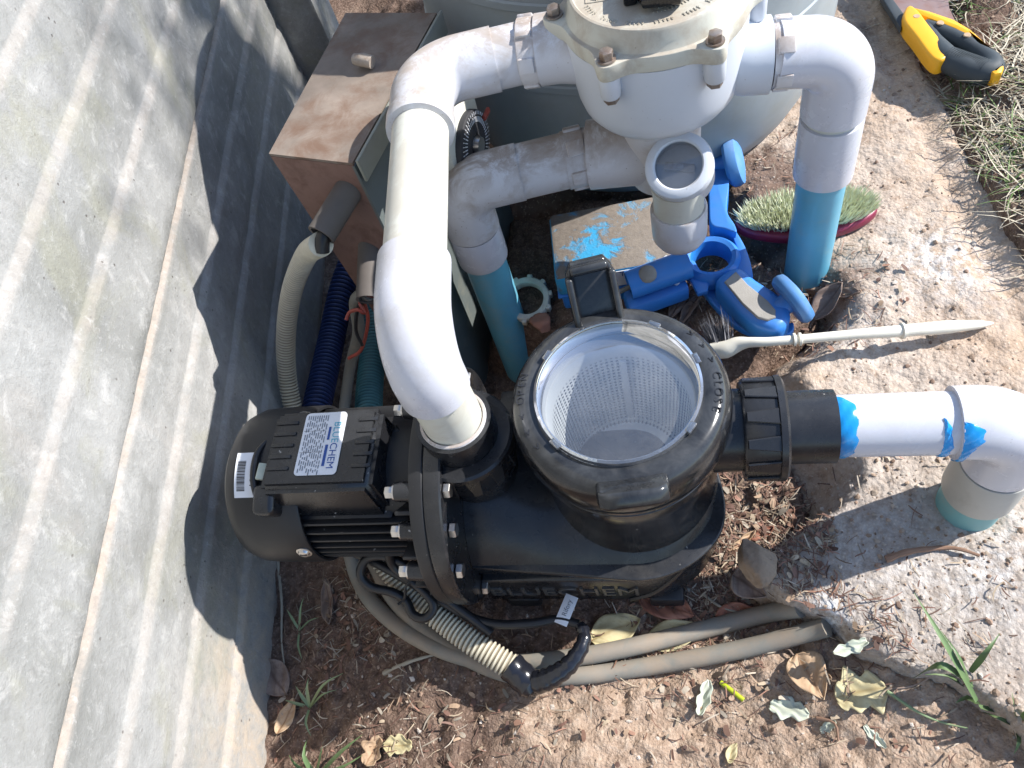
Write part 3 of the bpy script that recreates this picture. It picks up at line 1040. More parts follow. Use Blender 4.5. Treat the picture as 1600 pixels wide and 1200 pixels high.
lid = part("lid", G().prism(lobed(0.0805, 0.0160, 8.5), 0.0145, 0.0012, Matrix.Translation(VC + V(0, 0, 0.3503)), 2), MT['valve_lid'], valve)
part("lid_cap", G().lathe([(0.0795, 0.3640), (0.0765, 0.3652), (0.0735, 0.371), (0.0725, 0.381), (0.071, 0.383),
                             (0.069, 0.3835), (0.0675, 0.382), (0.0, 0.3815)], VC, n=96), MT['valve_lid'], lid)
lug = G().lathe([(0.0, 0.0), (0.0080, 0.0), (0.0088, 0.001), (0.0092, 0.020), (0, 0.020)], (0, 0, 0), n=20)
lug.box((-0.010, 0, 0.011), (0.020, 0.014, 0.0175), 0.002)
lugm = lug.mesh("lug")
hexp = [(0.0068 * math.cos(k * math.pi / 3), 0.0068 * math.sin(k * math.pi / 3)) for k in range(6)]
bg_ = G().lathe([(0.0, 0.0), (0.0088, 0.0), (0.0088, 0.0016), (0, 0.0016)], (0, 0, 0), n=24)
bg_.prism(hexp, 0.0078, 0.0008, Matrix.Translation((0, 0, 0.0016)), 2)
hexbolt = bg_.mesh("bolt", 30)
nutg = G().prism(hexp, 0.006, 0.0006, None, 1)
nutm = nutg.mesh("nut", 30)
hexbolt_r = hexbolt.copy(); nutm_r = nutm.copy()
for k in range(6):
    a = rad(60 * k + 2)
    p = VC + V(math.cos(a) * 0.086, math.sin(a) * 0.086, 0)
    inst("lug", lugm, MT['valve'], valve, p + V(0, 0, 0.3302), (0, 0, a))
    inst("bolt", hexbolt_r, MT['bolt_rust'], valve, p + V(0, 0, 0.3652), (0, 0, a + 0.3), (0.88, 0.88, 0.9))
    inst("nut", nutm_r, MT['bolt_rust'], valve, p + V(0, 0, 0.3245), (0, 0, a))
# raised marks on the lid: worn, unreadable lines of lettering and the emblem
g = G()
for k in range(40):
    if k % 7 in (5, 6):
        continue
    a = rad(205 + k * 3.1)
    c = VC + V(math.cos(a) * 0.061, math.sin(a) * 0.061, 0.3824)
    e = V(math.cos(a), math.sin(a), 0)
    g.box(c, (0.0035 + 0.0015 * random.random(), 0.0007, 0.0007), 0, rotm(e, V(-e.y, e.x, 0), V(0, 0, 1)))
    g.box(c + e * random.uniform(-.0015, .0015), (0.0007, 0.0018, 0.0007), 0, rotm(e, V(-e.y, e.x, 0), V(0, 0, 1)))
for r0, n in ((0.047, 15), (0.042, 12)):
    for k in range(n):
        a = rad(296 + (k - n / 2) * 3.6)
        e = V(math.cos(a), math.sin(a), 0)
        g.box(VC + e * r0 + V(0, 0, 0.3822), (0.003, 0.0006, 0.0006), 0, rotm(e, V(-e.y, e.x, 0), V(0, 0, 1)))
ec = VC + V(-0.047, -0.012, 0.3824)
for r in (0.0035, 0.006):
    for k in range(20):
        a0, a1 = 2 * math.pi * k / 20, 2 * math.pi * (k + 1) / 20
        g.tube([ec + V(math.cos(a0) * r, math.sin(a0) * r, 0), ec + V(math.cos(a1) * r, math.sin(a1) * r, 0)], 0.0005, 5)
for s in (-1, 1):
    g.tube([ec + V(s * .009, -.009, 0), ec + V(s * .009, .009, 0)], 0.0005, 5)
    g.tube([ec + V(-.009, s * .009, 0), ec + V(.009, s * .009, 0)], 0.0005, 5)
g.tube([ec + V(0, -.009, 0), ec + V(0, .009, 0)], 0.0004, 5)
g.tube([ec + V(-.009, 0, 0), ec + V(.009, 0, 0)], 0.0004, 5)
part("emboss", g, MT['valve_lid'], lid)
# black handle: hub with a lever
hg = G().lathe([(0.0, 0.0), (0.021, 0.0), (0.0215, 0.003), (0.020, 0.02), (0.018, 0.023), (0, 0.023)], VC + V(0.002, 0.012, 0.382), n=40)
handle = part("handle", hg, MT['black_gloss'], valve)
lev = [(-0.018, 0.0), (0.018, 0.0), (0.0205, 0.02), (0.0205, 0.080), (0.016, 0.092), (-0.014, 0.092), (-0.0205, 0.082), (-0.0205, 0.02)]
g = G().prism(lev, 0.020, 0.005, M4(V(-1, 0.06, 0), V(-0.06, -1, 0), V(0, 0, 1), VC + V(0.012, 0.040, 0.386)), 3)
part("lever", g, MT['black_gloss'], handle)
part("clevis", G().box(VC + V(-0.019, -0.018, 0.390), (0.011, 0.034, 0.016), 0.002), MT['black_gloss'], handle)
# pump port (left) and return port (right)
PL = V(-0.105, 0.640, 0.328)
PR = V(0.102, 0.630, 0.296)
part("pump_port", G().pipe([VC + V(-0.062, 0.001, 0.326), PL + V(0.02, 0, 0), PL], 0.0315, 0.024, 40), MT['pvc'], valve)
part("return_port", G().pipe([VC + V(0.060, -0.002, 0.305), PR + V(-0.02, 0, 0.001), PR + V(-0.002, 0, 0)], 0.0335, 0.024, 40), MT['valve'], valve)
# grip collars with flats
for (p, d) in ((PL, V(-1, 0, 0.0)), (PR, V(1, 0, -0.03))):
    g = G().lathe([(0.026, 0.0), (0.0295, 0.0), (0.030, 0.004), (0.030, 0.016), (0.0265, 0.018)], p, d, 40)
    ex, ey, ez = frame(d)
    for k in range(6):
        a = k * math.pi / 3 + 0.2
        e = ex * math.cos(a) + ey * math.sin(a)
        g.box(p + e * 0.0300 + ez * 0.009, (0.004, 0.014, 0.014), 0.001, rotm(e, ez.cross(e), ez))
    part("collar", g, MT['pvc_soil'], valve)
# waste outlet under the valve, its sight glass and the capped stub
WP = V(-0.074, 0.637, 0.200)
part("waste_port", G().pipe([VC + V(0.02, 0, 0.2005), VC + V(-0.03, 0.001, 0.2), WP], 0.0358, 0.024, 40), MT['pvc_soil'], valve)
sg_c = U(1060, 258, 0.232)
sg_n = Vector((-0.14, -0.50, 0.80)).normalized()
sight = part("sight_glass_housing", G().pipe([sg_c - sg_n * 0.050, sg_c - sg_n * 0.02, sg_c - sg_n * 0.010], 0.029, 0.024, 44), MT['pvc_soil'], valve)
part("sight_glass_ring", G().lathe([(0.0225, -0.012), (0.0225, 0.0005), (0.0240, 0.002), (0.0285, 0.002), (0.0318, 0.000), (0.0328, -0.004), (0.0325, -0.012), (0.029, -0.014)], sg_c, sg_n, 56), MT['valve'], sight)
part("sight_glass", G().lathe([(0.0, -0.0015), (0.0226, -0.0015), (0.0226, -0.0035), (0, -0.0035)], sg_c, sg_n, 40), MT['glass_sight'], sight)
part("sight_floor", G().lathe([(0.0, -0.013), (0.0235, -0.013), (0.0235, -0.006)], sg_c, sg_n, 40), MT['valve'], sight)
ex, ey, ez = frame(sg_n)
part("flow_vane", G().box(sg_c - sg_n * 0.0095, (0.030, 0.008, 0.008), 0.002, rotm(ex, ey, ez)), MT['pvc_soil'], sight)
st = V(sg_c.x - 0.001, 0.582, 0)
part("drain_stub", G().lathe([(0.0, 0.135), (0.0255, 0.135), (0.0255, 0.19), (0.027, 0.2), (0.0, 0.2)], st, n=44), MT['pvc_cream'], valve)
part("drain_cap", G().lathe([(0.0, 0.116), (0.018, 0.1165), (0.0245, 0.120), (0.0285, 0.128), (0.029, 0.136), (0.029, 0.165), (0.0275, 0.1675), (0.0256, 0.1675)], st, n=44), MT['pvc'], valve)

# ------------------------------------------------------------------ pipework
# pump outlet to valve
OC = V(-0.183, 0.312, 0)
zt = 0.332
A0 = OC + V(0, 0, 0.215); A1 = OC + V(-0.001, 0, zt); A2 = V(-0.214, 0.622, 0.331); A3 = PL + V(-0.014, 0, 0)
pv = thing("pump_outlet_pipe", "white elbowed pipe rising from the pump outlet and running to the valve", "pipe", A0)
part("riser", G().pipe([A0 + V(0, 0, -0.02), A0 + V(0, 0, 0.03), A1 + V(0, 0, -0.04)], 0.0252, 0.021, 40), MT['pvc_cream'], pv)
d12 = (A2 - A1).normalized()
el = fillet([A1 + V(0, 0, -0.060), A1, A1 + d12 * 0.080], 0.046, 22)
part("elbow", G().pipe(el, 0.0288, 0.025, 48), MT['pvc_new'], pv, label="clean bright white lower elbow")
part("run", G().pipe([A1 + d12 * 0.06, A1 + d12 * 0.16, A2 - d12 * 0.05], 0.0252, 0.021, 40), MT['pvc_cream'], pv, label="cream pipe with brown stains near its far end")
d23 = (A3 - A2).normalized()
el = fillet([A2 - d12 * 0.072, A2, A2 + d23 * 0.070], 0.040, 18)
part("elbow", G().pipe(el, 0.0293, 0.025, 48), MT['pvc'], pv, label="upper white elbow with dirty throat")
part("socket_ring", G().lathe([(0.0253, -0.004), (0.0303, -0.003), (0.0308, 0.0), (0.0308, 0.012), (0.0293, 0.014)], A2 - d12 * 0.076, d12, 44), MT['pvc'], pv)
part("branch", G().pipe([A2 + d23 * 0.066, A2 + d23 * 0.085, A3], 0.0275, 0.0215, 40), MT['pvc'], pv)

# return pipe into the ground
RB = V(0.165, 0.634, 0)
rp = thing("return_pipe", "blue upright pipe with white elbow at the right of the valve", "pipe", RB)
B1 = V(RB.x, RB.y, 0.287)
B0 = PR + V(0.015, 0, -0.001)
db = (B1 - B0).normalized()
part("inlet", G().pipe([B0 - db * 0.004, (B0 + B1) / 2, B1 - db * 0.03], 0.0268, 0.021, 40), MT['pvc'], rp)
el = fillet([B1 - db * 0.062, B1, B1 + V(0, 0, -0.066)], 0.037, 22)
part("elbow", G().pipe(el, 0.0305, 0.0255, 48), MT['pvc_new'], rp)
part("nipple", G().lathe([(0.0, 0.19), (0.0262, 0.19), (0.0262, 0.235), (0.0, 0.235)], RB, n=40), MT['pvc_cream'], rp)
part("coupler", G().lathe([(0.0255, 0.142), (0.0300, 0.142), (0.0302, 0.144), (0.0302, 0.212), (0.0297, 0.2145), (0.0262, 0.2145)], RB, n=48), MT['pvc_new'], rp)
part("upright", G().lathe([(0.0, -0.03), (0.0253, -0.03), (0.0253, 0.15), (0, 0.15)], RB, n=40), MT['pvc_blue'], rp)

# waste pipe
W1 = V(-0.214, 0.612, 0.200)
wpz = -0.20
wp = thing("waste_pipe", "soiled white lower pipe turning down into a blue upright beside the timer box", "pipe", V(W1.x, W1.y, wpz))
dw = (WP - W1).normalized()
part("run", G().pipe([W1 + dw * 0.05, W1 + dw * 0.1, WP + dw * 0.012], 0.0292, 0.022, 44), MT['pvc_soil'], wp)
ex, ey, ez = frame(dw)
g = G().lathe([(0.0292, 0.0), (0.0305, 0.0), (0.0305, 0.022), (0.0292, 0.022)], WP - dw * 0.026, dw, 40)
for k in range(6):
    a = k * math.pi / 3
    e = ex * math.cos(a) + ey * math.sin(a)
    g.box(WP - dw * 0.013 + e * 0.030, (0.0045, 0.016, 0.018), 0.001, rotm(e, ez.cross(e), ez))
part("collar", g, MT['pvc_soil'], wp)
el = fillet([W1 + dw * 0.068, W1, W1 + V(0, 0, -0.062)], 0.0325, 20)
part("elbow", G().pipe(el, 0.0305, 0.0255, 48), MT['pvc_soil'], wp)
part("coupler", G().lathe([(0.0255, 0.088), (0.0297, 0.088), (0.030, 0.09), (0.030, 0.132), (0.029, 0.135), (0.0262, 0.135)], V(W1.x, W1.y, 0), n=44), MT['pvc_new'], wp)
part("upright", G().lathe([(0.0, wpz - 0.02), (0.0253, wpz - 0.02), (0.0253, 0.10), (0, 0.10)], V(W1.x, W1.y, 0), n=40), MT['pvc_blue'], wp)

# ------------------------------------------------------------------ the pump
Y0 = 0.312
ZA = 0.115
pump = thing("pool_pump", "black pool pump with clear strainer lid and finned motor", "pump", V(-0.19, Y0, -0.032))
PK = V(-0.044, 0.316, 0)
mc = V(0, 0.309, ZA)
# motor
motor = part("motor_body", G().lathe([(0.0, -0.36), (0.0615, -0.36), (0.0615, -0.232), (0, -0.232)], mc, (1, 0, 0), 64), MT['black_matte'], pump)
fg = G().box((0, 0, 0), (0.108, 0.0024, 0.013), 0.0005)
finm = fg.mesh("fin")
NF = 44
for k in range(NF):
    a = 2 * math.pi * k / NF
    e = V(0, math.cos(a), math.sin(a))
    if math.sin(a) > 0.62:
        continue
    inst("fin", finm, MT['black_matte'], motor, mc + V(-0.286, 0, 0) + e * 0.066, rotm(V(1, 0, 0), V(1, 0, 0).cross(e) * -1, e))
cover = part("fan_cover", G().lathe([(0.0, -0.420), (0.045, -0.4195), (0.062, -0.416), (0.071, -0.409), (0.0755, -0.398), (0.0765, -0.385), (0.0765, -0.338), (0.0755, -0.3365), (0.0735, -0.3365), (0.0735, -0.36)],
                                     mc, (1, 0, 0), 72), MT['black_matte'], pump)
for ang in (172, 60, 290):
    a = rad(ang)
    e = V(0, math.cos(a), math.sin(a))
    ex, ey, ez = frame(e)
    g = G().lathe([(0.0, 0.0035), (0.0045, 0.003), (0.0058, 0.001), (0.0075, 0.0008), (0.0075, 0)], mc + V(-0.3455, 0, 0) + e * 0.0763, e, 20)
    sc = part("screw", g, MT['steel'], cover)
    part("slot", G().box(mc + V(-0.3455, 0, 0) + e * 0.0797, (0.007, 0.0012, 0.0006), 0, rotm(ex, ey, ez)), MT['ink_black'], sc)


def cyl_patch(cen, r, x0, x1, a0, a1, n=14):
    g = G()
    vs = []
    for i in range(n + 1):
        a = rad(a0 + (a1 - a0) * i / n)
        for x in (x0, x1):
            vs.append((x, cen.y + r * math.cos(a), cen.z + r * math.sin(a)))
    g.add(vs, [(2 * i, 2 * i + 1, 2 * i + 3, 2 * i + 2) for i in range(n)])
    return g


st_ = part("barcode_sticker", cyl_patch(mc, 0.0769, -0.397, -0.374, 93, 124), MT['label'], cover)
g = G()
aa = 99.0
while aa < 119:
    w = random.choice((0.25, 0.4, 0.7))
    q = cyl_patch(mc, 0.0772, -0.3945, -0.3865, aa, aa + w, 1)
    g.add(q.v, q.f)
    aa += w + random.choice((0.25, 0.35, 0.5))
part("barcode", g, MT['ink_black'], st_)
# number beside the bars
g = G()
vs, fs = text_geo("0061", 0.0095, Matrix.Identity(4), 0.0)
for (x, y, z) in [tuple(v) for v in vs]:
    a = rad(110.5) + x / 0.0772
    g.v.append((-0.3785 + y, mc.y + 0.0773 * math.cos(a), mc.z + 0.0773 * math.sin(a)))
g.f += fs
part("number", g, MT['ink_black'], st_)
# terminal box
tx0, tx1, ty0, ty1, tz0, tz1 = -0.366, -0.254, 0.2565, 0.343, 0.145, 0.2
tbx = G()
b = bmesh.new()
bmesh.ops.create_cube(b, size=1.0)
bmesh.ops.scale(b, vec=(tx1 - tx0, ty1 - ty0, tz1 - tz0), verts=b.verts)
for v in b.verts:
    if v.co.z > 0:
        v.co.x *= 0.95
        if v.co.x > 0:
            v.co.x -= 0.002
    if v.co.z > 0 and v.co.y < 0:
        v.co.y += 0.006
bmesh.ops.bevel(b, geom=b.edges[:], offset=0.006, segments=3, affect='EDGES')
tbx.bm(b, Matrix.Translation(((tx0 + tx1) / 2, (ty0 + ty1) / 2, (tz0 + tz1) / 2)))
term = part("terminal_box", tbx, MT['black'], pump)
part("box_skirt", G().box(V((tx0 + tx1) / 2, (ty0 + ty1) / 2 - 0.001, 0.142), (tx1 - tx0 + 0.004, ty1 - ty0 + 0.004, 0.022), 0.004), MT['black_matte'], term)
for k in range(5):
    y = ty1 - 0.014 - k * 0.0115
    part("rib", G().box(V(tx1 - 0.015, y, tz1 + 0.0005), (0.018, 0.0035, 0.0016), 0.0005), MT['black'], term)
    part("rib", G().box(V(tx0 + 0.018, y, tz1 + 0.0005), (0.022, 0.0035, 0.0016), 0.0005), MT['black'], term)
# rating label
lw, lh = 0.040, 0.0625
lc = V(-0.3105, 0.3065, tz1 + 0.0004)
cr = 0.004
pl = []
for (sx, sy, a0) in ((1, 1, 0), (-1, 1, 90), (-1, -1, 180), (1, -1, 270)):
    for k in range(5):
        a = rad(a0 + k * 22.5)
        pl.append((sx * (lw / 2 - cr) + cr * math.cos(a), sy * (lh / 2 - cr) + cr * math.sin(a)))
lab = part("rating_label", G().prism(pl, 0.0006, 0, Matrix.Translation(lc)), MT['label'], term, label="white rating label with blue maker's name")
zt_ = lc.z + 0.0009
# text runs along -Y, top of letters towards +X
ML = lambda x, y: M4(V(0, -1, 0), V(1, 0, 0), V(0, 0, 1), V(lc.x + x, lc.y + y, zt_))
g = G(); g.add(*text_geo("BLUE", 0.0095, ML(0.0125, 0.0105), 0.0)); part("maker_name_first", g, MT['ink_teal'], lab, 0)
g = G(); g.add(*text_geo("CHEM", 0.0095, ML(0.0125, -0.013), 0.0)); part("maker_name_second", g, MT['ink_navy'], lab, 0)
part("maker_bar", G().box(V(lc.x + 0.0062, lc.y - 0.0125, zt_), (0.0026, 0.021, 0.0001)), MT['ink_navy'], lab)
part("maker_bar", G().box(V(lc.x + 0.0062, lc.y + 0.0095, zt_), (0.0022, 0.013, 0.0001)), MT['ink_navy'], lab)
g = G()
for k in range(10):
    x = lc.x + 0.0022 - k * 0.0021
    y = lc.y + lh / 2 - 0.003
    while y > lc.y - lh / 2 + 0.004:
        w = random.uniform(0.0018, 0.0065)
        g.box(V(x, y - w / 2, zt_), (0.00075, w, 0.0001))
        y -= w + random.uniform(0.0008, 0.0035)
for yy in (lc.y + 0.0125, lc.y - 0.009):
    g.box(V(lc.x - 0.0085, yy, zt_), (0.021, 0.00025, 0.0001))
part("fine_print", g, MT['ink'], lab)
# cable gland tab and connector tag at the left end
part("gland_tab", G().box(V(-0.362, 0.263, 0.177), (0.022, 0.028, 0.028), 0.006, Matrix.Rotation(rad(18), 3, 'X'), 3), MT['black'], term)
part("connector_tag", G().box(V(-0.366, 0.285, 0.191), (0.012, 0.016, 0.004), 0.001, Matrix.Rotation(rad(25), 3, 'Y')), MT['leaf_white'], term)
g = G().tube(catmull([V(-0.371, 0.322, 0.186), V(-0.376, 0.302, 0.193), V(-0.375, 0.278, 0.190), V(-0.370, 0.260, 0.180)], 0.004), 0.0032, 12)
part("lead", g, MT['cable'], term)
# seal plate between motor and volute
fc = V(0, 0.311, 0.097)
plate = part("seal_plate", G().lathe([(0.0, -0.236), (0.070, -0.236), (0.090, -0.230), (0.104, -0.226), (0.1115, -0.224), (0.1125, -0.222), (0.1125, -0.2125), (0.1115, -0.2115), (0, -0.2115)], fc, (1, 0, 0), 96), MT['black_matte'], pump)
flange = part("volute_flange", G().lathe([(0.0, -0.211), (0.112, -0.211), (0.1135, -0.209), (0.1135, -0.197), (0.112, -0.1955), (0.100, -0.1955), (0.0, -0.1955)], fc, (1, 0, 0), 96), MT['black'], pump)
# ribs on the bracket
for ang in (128, 152, 176, 200):
    a = rad(ang)
    e = V(0, math.cos(a), math.sin(a))
    part("bracket_rib", G().box(fc + V(-0.232, 0, 0) + e * 0.088, (0.016, 0.004, 0.034), 0.001, rotm(V(1, 0, 0), V(1, 0, 0).cross(e) * -1, e)), MT['black_matte'], plate)
bossm = G().lathe([(0.0, -0.016), (0.0085, -0.016), (0.0095, 0.0), (0, 0.0)], (0, 0, 0), n=20).mesh("boss")
for ang in (40, 74, 118, 139, 162, 215, 262, 320):
    a = rad(ang)
    e = V(0, math.cos(a), math.sin(a))
    p = fc + e * (0.1025 if ang != 139 else 0.096)
    R = rotm(V(0, 1, 0), V(0, 0, 1), V(1, 0, 0))
    inst("boss", bossm, MT['black'], plate, p + V(-0.222, 0, 0), R)
    inst("bolt", hexbolt, MT['steel'], plate, p + V(-0.2385, 0, 0), rotm(V(0, 1, 0), V(0, 0, -1), V(-1, 0, 0)), (0.82, 0.82, 0.95))
    inst("nut", nutm, MT['steel'], flange, p + V(-0.195, 0, 0), R)


# volute / strainer housing: plan is a bar with a round end
def stadium(hw, x0, xc, n=24):
    pts = [(x0, -hw)]
    for k in range(n + 1):
        a = -math.pi / 2 + math.pi * k / n
        pts.append((xc + hw * math.cos(a), hw * math.sin(a)))
    pts.append((x0, hw))
    return pts


HM = lambda z: Matrix.Translation((0, Y0, z))
house = part("housing_base", G().prism(stadium(0.0825, -0.1955, -0.046), 0.062, 0.005, HM(-0.014)), MT['black'], pump)
part("housing_waist", G().prism(stadium(0.0755, -0.1954, -0.045), 0.03, 0.002, HM(0.047)), MT['black'], pump)
# upper shell, slightly domed, swept under the strainer pot
g = G()
sec = []
NX = 26; NS = 28
for i in range(NX + 1):
    t = i / NX
    x = -0.1953 + (0.0335 + 0.1953) * t
    xc = -0.045
    hw = 0.079 if x < xc else math.sqrt(max(0.0, 0.079 ** 2 - (x - xc) ** 2))
    hw = max(hw, 0.002)
    rise = 0.052 - 0.018 * sstep(-0.19, -0.10, np.array(x)) 
    for j in range(NS + 1):
        s = -1 + 2 * j / NS
        prof = (1 - abs(s) ** 3.2)
        edge = min(1.0, hw / 0.079)
        g.v.append((x, Y0 + s * hw, 0.0765 + 0.006 + float(rise) * prof * (edge ** 1.2)))
for i in range(NX):
    for j in range(NS):
        a = i * (NS + 1) + j
        g.f.append((a, a + NS + 1, a + NS + 2, a + 1))
part("housing_shell", g, MT['black'], pump, 60)
led = []
for (x_, y_) in stadium(0.0805, -0.1952, -0.045, 48):
    a_ = math.degrees(math.atan2(y_, x_ + 0.045))
    k_ = float(sstep(-150.0, -105.0, np.array(a_)) * (1 - sstep(-40.0, 10.0, np.array(a_)))) if x_ > -0.13 else 0.0
    led.append((x_ + 0.013 * k_ * math.cos(rad(a_)), y_ + 0.013 * k_ * math.sin(rad(a_))))
part("housing_ledge", G().prism(led, 0.006, 0.002, HM(0.0768)), MT['black'], pump)
for x in (-0.165, -0.02):
    for y in (-0.07, 0.07):
        part("foot", G().box(V(x, Y0 + y, -0.0245), (0.034, 0.026, 0.02), 0.003), MT['black_matte'], pump)
# raised maker's name on the front face
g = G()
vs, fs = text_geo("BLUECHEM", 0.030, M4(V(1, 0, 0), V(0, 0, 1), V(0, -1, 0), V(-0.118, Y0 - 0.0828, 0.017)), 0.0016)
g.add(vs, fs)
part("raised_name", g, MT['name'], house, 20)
# curved swoosh rib on the round end
g = G().tube(catmull([V(-0.055, Y0 - 0.0835, -0.008), V(-0.03, Y0 - 0.0815, 0.01), V(-0.005, Y0 - 0.072, 0.04), V(0.012, Y0 - 0.057, 0.074)], 0.006), 0.0022, 8)
part("swoosh_rib", g, MT['black'], house)
# link block behind, between outlet and strainer
part("bridge", G().box(V(-0.13, 0.35, 0.128), (0.06, 0.05, 0.07), 0.004), MT['black'], pump)
# strainer pot
pot = part("strainer_pot", G().lathe([(0.0, 0.07), (0.072, 0.075), (0.077, 0.10), (0.0785, 0.165), (0.080, 0.170), (0.080, 0.186), (0.0775, 0.188), (0.0775, 0.191), (0.0815, 0.1925), (0.0815, 0.1955), (0.0775, 0.197),
                                      (0.0775, 0.200), (0.0825, 0.2015), (0.0825, 0.2045), (0.078, 0.206), (0.078, 0.222), (0.066, 0.222), (0.066, 0.09), (0.0, 0.088)], PK, n=96), MT['black_gloss'], pump)
ring = part("lid_ring", G().lathe([(0.078, 0.206), (0.0845, 0.2065), (0.0865, 0.2085), (0.0873, 0.214), (0.0872, 0.228), (0.0855, 0.237), (0.0815, 0.2435), (0.0765, 0.2463), (0.070, 0.247), (0.0655, 0.246), (0.0655, 0.226)],
                                  PK, n=112), MT['black_gloss'], pump)
part("clear_lid", G().lathe([(0.0, 0.2375), (0.040, 0.2372), (0.058, 0.236), (0.0615, 0.2355)], PK, n=96), MT['glass'], ring)
part("clear_rim", G().lathe([(0.0612, 0.233), (0.0618, 0.2495), (0.0632, 0.2512), (0.0652, 0.2505), (0.0656, 0.2465)], PK, n=96), MT['glass_rim'], ring)
for a in (20, 62, 148, 225, 325):
    e = V(math.cos(rad(a)), math.sin(rad(a)), 0)
    part("lid_clip", G().box(PK + e * 0.0655 + V(0, 0, 0.2495), (0.005, 0.010, 0.004), 0.001, rotm(e, V(-e.y, e.x, 0), V(0, 0, 1))), MT['glass_rim'], ring)
# two grip lugs
for (ang, nm) in ((101, "back"), (277, "front")):
    a = rad(ang)
    e = V(math.cos(a), math.sin(a), 0)
    t = V(-e.y, e.x, 0)
    upv = (V(0, 0, 1) * 0.82 + e * 0.57).normalized()
    if nm == "front":
        upv = (V(0, 0, 1) * 0.62 + e * 0.78).normalized()
    nv = t.cross(upv)
    o = PK + e * (0.081 if nm == "back" else 0.074) + V(0, 0, 0.236)
    H = 0.052 if nm == "back" else 0.030
    W = 0.0205 if nm == "back" else 0.0265
    outl = [(-W, -0.02), (W, -0.02), (W, H * 0.62), (W * 0.93, H * 0.86), (W * 0.68, H), (-W * 0.68, H), (-W * 0.93, H * 0.86), (-W, H * 0.62)]
    g = G().prism(outl, 0.014, 0.0035, M4(t, upv, nv, o - nv * 0.007), 3)
    lugp = part("grip_lug", g, MT['black_gloss'], ring)
    if nm == "back":
        s_in = 1 if nv.dot(-e) > 0 else -1
        fo = o + nv * (0.0068 * s_in)
        fr_ = G()
        MM = rotm(t, upv, nv)
        for sx in (-1, 1):
            fr_.box(fo + t * (sx * W * 0.86) + upv * (H * 0.34) + nv * (0.004 * s_in), (0.0062, H * 0.95, 0.014), 0.0025, MM, 3)
        fr_.box(fo + upv * (H * 0.90) + nv * (0.004 * s_in), (W * 1.55, 0.0075, 0.014), 0.003, MM, 3)
        part("loop_frame", fr_, MT['black_gloss'], lugp)
# raised words round the ring
g = G()


def arc_text(s, r, z, a_mid, size, inward, spacing):  # letters round the ring
    n = len(s)
    for i, ch in enumerate(s):
        if ch == ' ':
            continue
        off = (i - (n - 1) / 2) * spacing
        a = rad(a_mid + (off if inward else -off))
        e = V(math.cos(a), math.sin(a), 0)
        up = -e if inward else e
        xx = up.cross(V(0, 0, 1))
        vs, fs = text_geo(ch, size, M4(xx, up, V(0, 0, 1), PK + e * r + V(0, 0, z)), 0.0005)
        g.add(vs, fs)


for (word, am) in (("> > > CLOSE", 12), ("< < < OPEN", 192)):
    g = G()
    arc_text(word, 0.0762, 0.2464, am, 0.0095, False, 5.6)
    part("raised_word", g, MT['black'], ring, 20)
# basket
m, nt, N, L, bs = newmat("basket_plastic")
uvn = attr(nt, "uvw").outputs["Vector"]
sp = N.new("ShaderNodeSeparateXYZ"); L.new(uvn, sp.inputs[0])
fx = math_node(nt, 'FRACT', sp.outputs[0]); fy = math_node(nt, 'FRACT', sp.outputs[1])
hx = math_node(nt, 'LESS_THAN', fx, 0.5); hy = math_node(nt, 'LESS_THAN', fy, 0.52)
hole = math_node(nt, 'MULTIPLY', math_node(nt, 'MULTIPLY', hx, hy), sp.outputs[2])
bs.inputs["Base Color"].default_value = (0.70, 0.72, 0.74, 1)
bs.inputs["Roughness"].default_value = 0.45
trn = N.new("ShaderNodeBsdfTransparent")
mxs = N.new("ShaderNodeMixShader")
L.new(hole, mxs.inputs[0]); L.new(bs.outputs[0], mxs.inputs[1]); L.new(trn.outputs[0], mxs.inputs[2])
L.new(mxs.outputs[0], N["Material Output"].inputs[0])
MT['basket'] = m
prof = [(0.0645, 0.226, 0), (0.060, 0.2255, 0), (0.0585, 0.222, 0), (0.057, 0.210, 0), (0.0565, 0.204, 1), (0.050, 0.118, 1), (0.047, 0.112, 0), (0.0, 0.110, 1)]
g = G()
n = 96
uvw = []
for i, (r, h, hl) in enumerate(prof):
    for k in range(n + 1):
        a = 2 * math.pi * k / n
        g.v.append((PK.x + r * math.cos(a), PK.y + r * math.sin(a), h))
        uvw.append((k / n * 78, (0.226 - h) / 0.0043, 1.0 if (0.100 < h < 0.205 and r > 0) else 0.0))
for i in range(len(prof) - 1):
    for k in range(n):
        a = i * (n + 1) + k
        g.f.append((a, a + 1, a + n + 2, a + n + 1))
bk = part("basket", g, MT['basket'], pump, 50)
at_ = bk.data.attributes.new("uvw", 'FLOAT_VECTOR', 'POINT')
at_.data.foreach_set("vector", np.array(uvw, dtype=np.float32).ravel())
part("basket_handle", G().box(PK + V(0.002, 0.05, 0.165), (0.006, 0.003, 0.095), 0.001), MT['label'], bk)


# union nuts
def union_nut(parent, cen, axis, r, length, n=12, flare=0.003):
    ex, ey, ez = frame(axis)
    g = G().lathe([(r * 0.72, 0.0), (r * 0.95, 0.0), (r, 0.002), (r, length * 0.20), (r * 0.945, length * 0.23), (r * 0.93, length * 0.95), (r * 0.90, length), (r * 0.72, length)], cen, axis, 72)
    nut_o = part("union_nut", g, MT['black'], parent)
    for k in range(n):
        a = 2 * math.pi * (k + 0.5) / n
        e = ex * math.cos(a) + ey * math.sin(a)
        t = ez.cross(e)
        w = 2 * math.pi * r / n
        tri = [(-w * 0.30, 0.0), (w * 0.28, 0.0), (w * 0.17, length * 0.74), (-w * 0.17, length * 0.74)]
        q = G().prism(tri, r * 0.055, 0.0007, M4(t, ez, t.cross(ez), Vector(cen) + e * (r * 0.925) + ez * (length * 0.2)), 1)
        part("grip", q, MT['black'], nut_o)
    return nut_o


